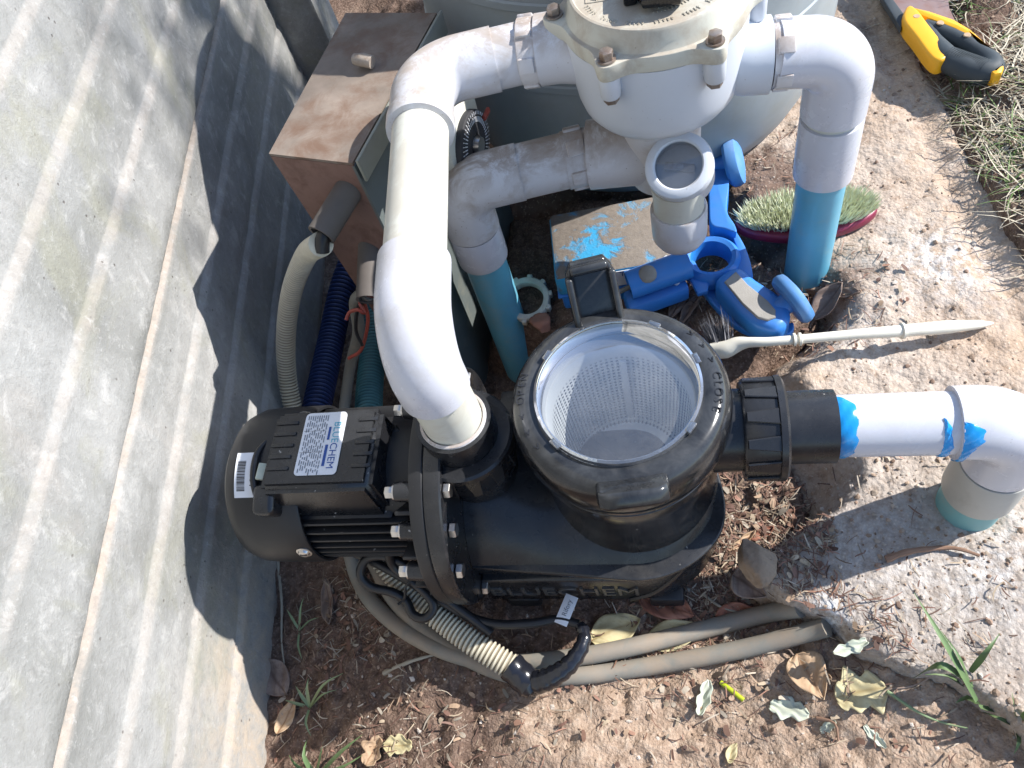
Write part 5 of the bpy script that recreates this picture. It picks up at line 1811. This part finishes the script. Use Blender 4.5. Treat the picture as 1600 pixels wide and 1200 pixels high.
# ------------------------------------------------------------------ leaves
def leaf(b_px, t_px, wr, mat, label, shape='oval', curl=0.25, fold=0.35, lift=0.005, seed=0, stem=0.0, group=None, tilt=0.0):
    rs = random.Random(seed)
    a = on_ground(b_px[0], b_px[1], lift); b = on_ground(t_px[0], t_px[1], lift)
    L_ = (b - a).length
    if L_ < 0.004:
        return
    d = (b - a).normalized()
    up = V(0, 0, 1)
    s = d.cross(up).normalized()
    up = s.cross(d)
    o_ = bpy.data.objects.new("dry_leaf", None)
    g = G()
    nu, nv_ = 26, 12
    vein = []
    ph = [rs.uniform(0, 6.3) for _ in range(5)]
    cen = (a + b) / 2
    for i in range(nu + 1):
        u = i / nu
        if shape == 'oval':
            w = math.sin(math.pi * u ** 0.85) ** 0.75
        elif shape == 'heart':
            w = (math.sin(math.pi * u ** 0.62) ** 0.8)
        elif shape == 'long':
            w = math.sin(math.pi * u) ** 0.6
        else:  # lobed, torn
            w = (0.62 + 0.38 * abs(math.sin(2.6 * math.pi * u + ph[0]))) * math.sin(math.pi * min(1, u * 0.96 + 0.03)) ** 0.45
        for j in range(nv_ + 1):
            v = -1 + 2 * j / nv_
            ww = w
            if shape == 'lobed':
                ww = w * (1 + 0.16 * math.sin(9 * u + ph[1] + (2 if v > 0 else 0)))
            if shape in ('lobed', 'torn'):
                ww *= 1 + 0.05 * math.sin(31 * u + ph[2] * (1 if v > 0 else 2))
            y = v * ww * L_ * wr * 0.5
            h = fold * abs(v) ** 1.4 * L_ * wr * 0.5 * ww + curl * L_ * (u - 0.5) ** 2 * (1.4 if u > .5 else 0.6)
            h += 0.03 * L_ * math.sin(5 * u + 3 * v + ph[3]) + 0.018 * L_ * math.sin(13 * u - 7 * v + ph[4])
            p = a + d * (u * L_) + s * y + up * h + s * 0.06 * L_ * math.sin(2.2 * u + ph[2])
            g.v.append((p.x, p.y, p.z + tilt * v * L_ * wr * 0.5))
            vv = 1.0 if j == nv_ // 2 else 0.0
            sv = (u * 7 - abs(v) * 1.6) % 1.0
            if sv < 0.13 and shape in ('oval', 'heart', 'lobed'):
                vv = max(vv, 0.45)
            vein.append(vv)
    zmin = min(p[2] for p in g.v)
    for i in range(nu):
        for j in range(nv_):
            q = i * (nv_ + 1) + j
            g.f.append((q, q + 1, q + nv_ + 2, q + nv_ + 1))
    # lay it so that its lowest point just meets the ground
    gap = min(p[2] - ground_z(p[0], p[1]) for p in g.v[::9])
    g.v = [(x, y, z - gap + 0.0008) for (x, y, z) in g.v]
    bpy.data.objects.remove(o_)
    nb = len(g.v)
    th = thing("dry_leaf", label, "leaf", V(cen.x, cen.y, ground_z(cen.x, cen.y)), group)
    o = part("blade", g, mat, th, 60)
    at = o.data.attributes.new("vein", 'FLOAT', 'POINT')
    at.data.foreach_set("value", np.array(vein, dtype=np.float32))
    md = o.modifiers.new("thickness", 'SOLIDIFY')
    md.thickness = 0.0006
    if stem > 0:
        a2 = a - V(0, 0, gap)
        e_ = a2 - d * stem + s * stem * 0.3
        e_.z = ground_z(e_.x, e_.y) + 0.002
        part("stalk", G().tube(catmull([a2 + d * 0.004, a2 - d * stem * 0.5 + V(0, 0, 0.002), e_], 0.004), 0.0009, 6), MT['leaf_brown'], th)
    return th


leaf((1240, 1026), (1290, 1094), 0.78, MT['leaf_tan'], "tan heart shaped leaf with dark veins below the conduit ends", 'heart', seed=1, stem=0.012)
leaf((1386, 1076), (1308, 1092), 0.95, MT['leaf_yellow'], "yellowed lobed leaf with a long stalk below the slab", 'lobed', 0.2, 0.2, seed=2, stem=0.06)
leaf((1204, 1098), (1264, 1120), 0.62, MT['leaf_white'], "bleached whitish leaf left of the yellowed lobed leaf", 'lobed', 0.15, 0.2, seed=3)
leaf((1352, 1132), (1382, 1170), 0.36, MT['leaf_white'], "thin bleached leaf scrap below the yellowed leaf", 'torn', 0.3, 0.3, seed=4)
leaf((1142, 918), (1196, 946), 0.85, MT['leaf_brown'], "rounded grey brown leaf above the grey conduit ends", 'heart', seed=5)
leaf((1272, 500), (1322, 446), 0.52, MT['leaf_brown'], "curled brown leaf beside the lower blue wheel", 'oval', 0.45, 0.7, seed=6, stem=0.01)
leaf((1300, 462), (1346, 458), 0.42, MT['leaf_brown'], "small brown leaf right of the curled brown leaf", 'oval', 0.3, 0.5, seed=7)
leaf((414, 1032), (448, 1084), 0.72, MT['leaf_brown'], "grey brown leaf against the foot of the wall", 'oval', 0.2, 0.3, seed=8)
leaf((432, 1146), (462, 1092), 0.50, MT['leaf_tan'], "tan leaf just below the leaf at the wall's foot", 'oval', 0.3, 0.5, seed=9)
leaf((572, 1196), (596, 1152), 0.80, MT['leaf_tan'], "crumpled tan leaf at the bottom edge", 'lobed', 0.4, 0.5, seed=10)
leaf((600, 1166), (646, 1160), 0.62, MT['leaf_yellow'], "crinkled yellow tan leaf beside the crumpled one at the bottom edge", 'lobed', 0.4, 0.4, seed=11)
leaf((1104, 1062), (1092, 1118), 0.40, MT['leaf_white'], "pale curled leaf below the middle of the lower conduit", 'torn', 0.4, 0.8, seed=12)
leaf((1344, 1010), (1296, 1034), 0.40, MT['leaf_white'], "pale jagged leaf in the shade of the slab edge", 'torn', 0.3, 0.3, seed=13)
leaf((925, 1006), (1000, 968), 0.62, MT['leaf_yellow'], "olive leaf half under the conduits, left of its neighbour", 'oval', 0.15, 0.2, seed=14)
leaf((1010, 1012), (1096, 976), 0.5, MT['leaf_yellow'], "broad olive leaf between the two grey conduits", 'oval', 0.15, 0.2, seed=15)
leaf((1000, 930), (1082, 968), 0.55, MT['leaf_red'], "large rust red leaf at the pump's round end", 'oval', 0.2, 0.35, seed=16)
leaf((1118, 968), (1182, 950), 0.62, MT['leaf_red'], "rust red leaf under the rounded grey brown leaf", 'oval', 0.2, 0.3, seed=17)
leaf((1282, 1140), (1308, 1128), 0.55, MT['leaf_white'], "tiny bleached leaf scrap near the bottom edge", 'torn', 0.3, 0.3, seed=18)
leaf((1138, 1192), (1152, 1162), 0.5, MT['leaf_yellow'], "small yellow leaf at the very bottom edge", 'oval', 0.3, 0.4, seed=19)
leaf((1052, 505), (1074, 446), 0.28, MT['leaf_brown'], "long dark leaf behind the pump lid, left of two", 'long', 0.3, 0.6, seed=20)
leaf((1066, 510), (1098, 458), 0.26, MT['leaf_brown'], "long dark leaf behind the pump lid, right of two", 'long', 0.3, 0.6, seed=21)
leaf((1172, 842), (1208, 822), 0.4, MT['leaf_red'], "small reddish leaf in the litter right of the pump", 'oval', 0.3, 0.5, seed=22)
leaf((1140, 862), (1176, 828), 0.22, MT['leaf_tan'], "narrow tan leaf standing against the concrete lump", 'long', 0.3, 0.5, seed=23)
leaf((1270, 1035), (1300, 1062), 0.3, MT['leaf_tan'], "narrow tan leaf behind the heart shaped leaf", 'long', 0.5, 0.8, seed=24)
leaf((505, 905), (520, 975), 0.26, MT['leaf_brown'], "narrow dark leaf in the shade under the motor", 'long', 0.4, 0.6, seed=25)


# weeds
def blade(parent, a_px, mid_px, t_px, w, h1, h2, mat):
    a = on_ground(a_px[0], a_px[1], 0.0)
    m_ = on_ground(mid_px[0], mid_px[1], h1); t = on_ground(t_px[0], t_px[1], h2)
    P = catmull([a, m_, t], 0.006)
    g = G()
    n = len(P)
    for i, p in enumerate(P):
        d = (P[min(i + 1, n - 1)] - P[max(i - 1, 0)]).normalized()
        s = d.cross(V(0.1, 0.2, 1)).normalized()
        u = i / (n - 1)
        ww = 0.62 * w * (0.55 + 0.8 * math.sin(math.pi * min(1, u * 0.8 + 0.15))) * (1 - u ** 3) + 0.0002
        g.v += [tuple(p - s * ww + V(0, 0, ww * 0.5)), tuple(p), tuple(p + s * ww + V(0, 0, ww * 0.5))]
    for i in range(n - 1):
        for j in range(2):
            q = i * 3 + j
            g.f.append((q, q + 1, q + 4, q + 3))
    o = part("blade", g, mat, parent, 60)
    return o


MT['weed'] = simple("green_weed", (0.115, 0.18, 0.07), 0.5, 0.4, var=0.25, dirt=(0.30, 0.32, 0.13), dirt_amt=0.35, dirt_scale=60)
MT['weed_pale'] = simple("pale_weed", (0.22, 0.29, 0.15), 0.5, 0.4, var=0.2, dirt=(0.36, 0.34, 0.2), dirt_amt=0.4, dirt_scale=60)
wd1 = thing("grass_weed", "green grass weed leaning over the front slab", "weed", on_ground(1525, 1090))
for args in (((1526, 1096), (1482, 1015), (1428, 926), 0.0036, 0.035, 0.05), ((1524, 1090), (1500, 1030), (1470, 985), 0.003, 0.03, 0.03), ((1520, 1070), (1470, 1040), (1426, 1060), 0.0042, 0.03, 0.012),
             ((1524, 1082), (1480, 1056), (1446, 1054), 0.003, 0.025, 0.03), ((1516, 1050), (1540, 1020), (1562, 990), 0.003, 0.03, 0.03), ((1528, 1100), (1510, 1090), (1494, 1098), 0.003, 0.014, 0.01),
             ((1530, 1104), (1552, 1110), (1580, 1118), 0.0026, 0.015, 0.015)):
    blade(wd1, *args, MT['weed'])
wd2 = thing("grass_weed", "small green weed at the right edge below the slab", "weed", on_ground(1588, 1135))
for args in (((1588, 1135), (1584, 1100), (1581, 1082), 0.0026, 0.02, 0.03), ((1588, 1135), (1560, 1122), (1536, 1112), 0.0024, 0.02, 0.015), ((1588, 1136), (1606, 1110), (1622, 1098), 0.003, 0.02, 0.02),
             ((1588, 1138), (1592, 1160), (1584, 1178), 0.002, 0.012, 0.006)):
    blade(wd2, *args, MT['weed'])
wd3 = thing("grass_weed", "pale green weed in the shade near the wall", "weed", on_ground(484, 1105))
for args in (((484, 1105), (506, 1070), (536, 1052), 0.0026, 0.02, 0.022), ((484, 1105), (480, 1075), (482, 1060), 0.0024, 0.02, 0.025), ((484, 1105), (470, 1085), (462, 1072), 0.0022, 0.015, 0.02),
             ((484, 1106), (505, 1085), (526, 1078), 0.002, 0.015, 0.014), ((484, 1106), (478, 1130), (486, 1150), 0.0018, 0.01, 0.006), ((484, 1105), (458, 1098), (446, 1094), 0.002, 0.012, 0.01)):
    blade(wd3, *args, MT['weed_pale'])
wd4 = thing("grass_weed", "bright green weed at the bottom edge near the wall", "weed", on_ground(500, 1205))
for args in (((500, 1210), (530, 1178), (566, 1148), 0.003, 0.02, 0.022), ((492, 1212), (475, 1180), (480, 1155), 0.003, 0.02, 0.02), ((495, 1210), (500, 1185), (504, 1166), 0.0024, 0.02, 0.03),
             ((505, 1210), (540, 1196), (566, 1180), 0.002, 0.012, 0.012), ((488, 1212), (462, 1195), (452, 1180), 0.002, 0.012, 0.014)):
    blade(wd4, *args, MT['weed'])
wd5 = thing("grass_weed", "thin pale weed under the motor by the wall", "weed", on_ground(468, 985))
for args in (((468, 985), (470, 950), (474, 935), 0.0016, 0.015, 0.02), ((468, 985), (456, 965), (448, 952), 0.0016, 0.012, 0.014), ((468, 985), (484, 970), (498, 965), 0.0014, 0.01, 0.01), ((468, 988), (466, 1010), (472, 1030), 0.0014, 0.008, 0.006)):
    blade(wd5, *args, MT['weed_pale'])

# twigs and scraps
MT['twig'] = simple("twig_bark", (0.26, 0.16, 0.11), 0.8, 0.2, var=0.25, dirt=(0.12, 0.07, 0.05), dirt_amt=0.4)
MT['twig_dark'] = simple("tree_bark", (0.07, 0.065, 0.05), 0.9, 0.2, var=0.3)
MT['twig_grey'] = simple("grey_twig", (0.36, 0.32, 0.25), 0.8, 0.2, var=0.2)


def twig(pxs, r, mat, label, lift=0.003):
    P = [on_ground(a, b, lift + (0.003 if k % 2 else 0)) for k, (a, b) in enumerate(pxs)]
    q = catmull(P, 0.004)
    n = len(q)
    o = part("twig", G().tube(q, [r * (1 - 0.6 * i / n) * (1 + 0.12 * math.sin(i * 1.7)) for i in range(n)], 8), mat)
    return tag(o, label, "twig")


twig([(1384, 874), (1420, 862), (1470, 856), (1500, 858), (1530, 868)], 0.0035, MT['twig'], "reddish brown twig lying across the front slab")
twig([(1386, 1080), (1430, 1110), (1470, 1128), (1512, 1138)], 0.0016, MT['weed_pale'], "thin green stalk below the slab's front edge")
twig([(434, 876), (440, 940), (440, 1000), (444, 1038)], 0.0022, MT['twig_grey'], "thin grey twig along the foot of the wall")
twig([(600, 1052), (640, 1034), (682, 1022)], 0.0028, MT['twig_grey'], "pale stick left of the grey conduits")
twig([(1276, 1122), (1304, 1130), (1310, 1158)], 0.0016, MT['twig'], "crooked reddish twig right of the bleached leaf")
twig([(1098, 928), (1130, 950), (1180, 962)], 0.0016, MT['twig_grey'], "fine pale twig over the rust red leaves")
a_ = on_ground(1126, 1066, 0.003); b_ = on_ground(1162, 1094, 0.003)
tag(part("wire_offcut", G().tube([a_, a_.lerp(b_, 0.5) + V(0, 0, 0.001), b_], 0.0022, 10), MT['wiregy']), "short yellow green wire offcut on the soil", "wire offcut")


# ------------------------------------------------------------------ litter, grit and grass
def gz_many(x, y):
    zs = soil_h(x, y)
    k = slab_keep(x, y)
    return np.where(k, np.maximum(zs, slab_h(x, y)), zs)


def scatter(px, py, r, n):
    p = U(px, py, -0.01)
    a = RNG.uniform(0, 2 * np.pi, n); q = r * np.sqrt(RNG.uniform(0, 1, n)) * 1.15
    return p.x + q * np.cos(a), p.y + q * np.sin(a)


def straw(regions, lmin, lmax, wid, cols, name, label=None, zl=0.0015):
    V_ = []; F_ = []; C_ = []
    for (px, py, r, n) in regions:
        x, y = scatter(px, py, r, n)
        z = gz_many(x, y) + zl
        ang = RNG.uniform(0, 2 * np.pi, n); L_ = RNG.uniform(lmin, lmax, n); w = wid * RNG.uniform(0.5, 1.4, n)
        tilt = RNG.normal(0, 0.25, n); bend = RNG.normal(0, 0.35, n)
        ci = RNG.integers(0, len(cols), n); cv = RNG.uniform(0.5, 1.1, n)
        for i in range(n):
            ca, sa = math.cos(ang[i]), math.sin(ang[i])
            nx, ny = -sa, ca
            c = tuple(min(0.9, v * cv[i]) for v in cols[ci[i]])
            b0 = len(V_)
            for k in range(4):
                u = k / 3 - 0.5
                bx = bend[i] * (u * u - 0.08) * L_[i]
                hx = abs(tilt[i]) * (u + 0.5) * L_[i] + 0.12 * L_[i] * (0.25 - u * u)
                ww = w[i] * (1 - 1.6 * u * u)
                X0 = x[i] + ca * u * L_[i] + nx * bx; Y0_ = y[i] + sa * u * L_[i] + ny * bx
                V_.append((X0 - nx * ww, Y0_ - ny * ww, z[i] + hx)); V_.append((X0 + nx * ww, Y0_ + ny * ww, z[i] + hx + ww * 0.4))
                C_ += [c, c]
            for k in range(3):
                F_.append((b0 + 2 * k, b0 + 2 * k + 1, b0 + 2 * k + 3, b0 + 2 * k + 2))
    g = G(); g.v = V_; g.f = F_; g.c = C_
    o = part(name, g, MT['litter'], None, 0)
    kind(o, "stuff")
    return o


TANS = [(0.40, 0.28, 0.19), (0.28, 0.155, 0.105), (0.48, 0.38, 0.27), (0.17, 0.095, 0.07), (0.33, 0.18, 0.13), (0.22, 0.13, 0.10), (0.55, 0.47, 0.37)]
o = straw([(1180, 790, .055, 367), (1200, 850, .05, 387), (1150, 900, .04, 204), (1060, 950, .045, 265), (1240, 900, .04, 112), (1330, 1010, .04, 91), (1290, 470, .07, 163), (1190, 430, .07, 183), (1080, 480, .06, 163),
           (560, 920, .06, 173), (480, 960, .06, 153), (520, 1080, .09, 163), (700, 1150, .10, 163), (900, 1180, .12, 132), (1250, 1180, .12, 112), (960, 990, .05, 122), (1100, 1000, .06, 122),
           (1200, 280, .07, 132), (1480, 1130, .08, 91), (1400, 870, .09, 71), (560, 1180, .08, 122)], 0.005, 0.020, 0.00055, TANS, "plant_litter")
tag(o, "dry straw and leaf crumbs scattered on the soil round the pump", "litter")
o = straw([(1180, 790, .055, 120), (1200, 850, .05, 120), (1060, 950, .045, 90), (560, 940, .07, 60), (1290, 470, .08, 50), (1080, 470, .06, 50), (540, 1120, .10, 50), (760, 1160, .12, 70), (1120, 1000, .07, 40),
           (1200, 1150, .12, 50)], 0.004, 0.011, 0.0021, TANS, "leaf_flakes")
tag(o, "broken leaf flakes among the dry straw", "litter")


def grit(regions, smin, smax, cols, name):
    b = bmesh.new()
    bmesh.ops.create_icosphere(b, subdivisions=1, radius=1.0)
    bv = np.array([v.co[:] for v in b.verts]); bf = [[v.index for v in f.verts] for f in b.faces]
    b.free()
    V_ = []; F_ = []; C_ = []
    for (px, py, r, n) in regions:
        x, y = scatter(px, py, r, n)
        z = gz_many(x, y)
        s = smin + (smax - smin) * RNG.uniform(0, 1, n) ** 3
        for i in range(n):
            q = bv * (1 + 0.25 * RNG.normal(size=(len(bv), 1))) * s[i] * np.array([RNG.uniform(.7, 1.3), RNG.uniform(.7, 1.3), RNG.uniform(.5, .9)])
            b0 = len(V_)
            q = q + np.array([x[i], y[i], z[i] + s[i] * 0.25])
            V_ += q.tolist()
            F_ += [tuple(v + b0 for v in f) for f in bf]
            c = cols[RNG.integers(0, len(cols))]; k = RNG.uniform(0.7, 1.25)
            C_ += [tuple(min(.9, v * k) for v in c)] * len(bv)
    g = G(); g.v = V_; g.f = F_; g.c = C_
    o = part(name, g, MT['grit'], None, 0)
    kind(o, "stuff")
    return o


o = grit([(1350, 600, .12, 300), (1450, 450, .13, 160), (1450, 250, .15, 220), (1430, 900, .12, 420), (1250, 800, .08, 260), (1050, 1140, .12, 420), (1300, 1170, .13, 420), (800, 1150, .12, 260), (600, 1080, .12, 220),
          (1200, 330, .12, 260), (1380, 100, .12, 200), (560, 960, .08, 140), (1540, 1000, .08, 160), (1500, 760, .08, 160)],
         0.0006, 0.0028, [(0.45, 0.36, 0.28), (0.36, 0.26, 0.19), (0.55, 0.48, 0.41), (0.40, 0.29, 0.21), (0.28, 0.19, 0.14)], "grit")
tag(o, "small grit and soil crumbs over the path and soil", "grit")


def grass_field():
    n = 17000
    y = RNG.uniform(0.35, 1.55, n)
    x0 = 0.398 - 0.115 * (y - 0.634)
    x = x0 - 0.006 + RNG.uniform(0, 1, n) ** 0.9 * 0.42
    z = gz_many(x, y)
    V_ = []; F_ = []; C_ = []
    pat = fbm(x, y, 14, 3, 91)
    for i in range(n):
        if abs((x[i] - 0.395) * 0.84 + (y[i] - 0.97) * 0.54) < 0.09 and abs(-(x[i] - 0.395) * 0.54 + (y[i] - 0.97) * 0.84) < 0.03:
            continue
        green = RNG.uniform() < (0.15 + 0.7 * pat[i])
        L_ = RNG.uniform(0.018, 0.055)
        a = RNG.uniform(0, 6.283)
        up = RNG.uniform(0.12, 0.75) if green else RNG.uniform(0.03, 0.5)
        ca, sa = math.cos(a), math.sin(a)
        w = RNG.uniform(0.0006, 0.0015)
        b = RNG.normal(0, 0.3)
        k = RNG.uniform(0.7, 1.2)
        c = (0.13 * k, 0.20 * k, 0.06 * k) if green else ((0.60 * k, 0.53 * k, 0.40 * k) if RNG.uniform() < 0.7 else (0.30 * k, 0.24 * k, 0.16 * k))
        b0 = len(V_)
        for q in range(4):
            u = q / 3
            X0 = x[i] + ca * u * L_ - sa * b * u * u * L_; Yq = y[i] + sa * u * L_ + ca * b * u * u * L_
            hz = z[i] + 0.001 + up * L_ * (u - 0.45 * u * u)
            ww = w * (1 - 0.8 * u)
            V_.append((X0 + sa * ww, Yq - ca * ww, hz)); V_.append((X0 - sa * ww, Yq + ca * ww, hz + ww * .5))
            C_ += [c, c]
        for q in range(3):
            F_.append((b0 + 2 * q, b0 + 2 * q + 1, b0 + 2 * q + 3, b0 + 2 * q + 2))
    g = G(); g.v = V_; g.f = F_; g.c = C_
    o = part("dry_grass", g, MT['grass'], None, 0)
    kind(o, "stuff")
    tag(o, "short half dry lawn grass beyond the right edge of the path", "grass")


grass_field()


# ------------------------------------------------------------------ the tree that shades the far end of the wall
def tree(base, label, sz):
    t = thing("garden_tree", label, "tree", base + V(-1.25, 0.6, 0))
    ln = V(-1.25, 0.6, 0)                                              # the trunk leans in under its crown
    tp = [base + ln, base + ln * 0.95 + V(0.05, 0.02, 1.2 * sz), base + ln * 0.7 + V(-0.05, -0.2, 2.6 * sz), base + ln * 0.15 + V(0.05, -0.6, 4.2 * sz), base + V(0.1, -1.0, 5.4 * sz)]
    tq = catmull(tp, 0.1)
    tr = G().tube(tq, [0.07 - 0.05 * i / len(tq) for i in range(len(tq))], 12)
    limbs = []
    for k in range(9):
        a = k * 2.4
        z0 = 3.7 + 0.17 * k - (1.6 if sz < 1 else 0)
        o0 = base + V(0.05, -0.45 - 0.06 * k, z0)
        e = o0 + V(math.cos(a) * (0.62 - 0.02 * k), math.sin(a) * (0.55 - 0.02 * k), 0.35)
        limbs.append((o0, e))
        tr.tube(catmull([o0, o0.lerp(e, 0.5) + V(0, 0, 0.1), e], 0.1), 0.03, 8)
    part("trunk", tr, MT['twig_dark'], t)
    g = G()
    for (o0, e) in limbs + [(base + V(0.1, -0.9, 4.8 if sz >= 1 else 3.1), base + V(0.1, -1.1, 5.9 if sz >= 1 else 3.5))]:
        for c in range(5):
            cc = o0.lerp(e, 0.45 + 0.16 * c) + V(random.gauss(0, .10), random.gauss(0, .10), random.gauss(0.05, .1))
            rr_ = random.uniform(0.08, 0.17)
            for k in range(50):
                d = Vector((random.gauss(0, 1), random.gauss(0, 1), random.gauss(0, 1))).normalized() * rr_ * random.random() ** 0.4
                p = cc + d
                a = Vector((random.gauss(0, 1), random.gauss(0, 1), random.gauss(0, 1))).normalized()
                b = a.orthogonal().normalized()
                L_ = random.uniform(0.04, 0.07)
                kk = random.uniform(0.7, 1.2)
                g.add([p, p + a * L_ * .5 + b * L_ * .22, p + a * L_, p + a * L_ * .5 - b * L_ * .22], [(0, 1, 2, 3)], (0.055 * kk, 0.14 * kk, 0.03 * kk))
    part("crown", g, MT['grass'], t, 0)


tree(V(3.05, 3.2, -0.03), "leafy tree right of the path, shading the far end of the wall", 0.66)
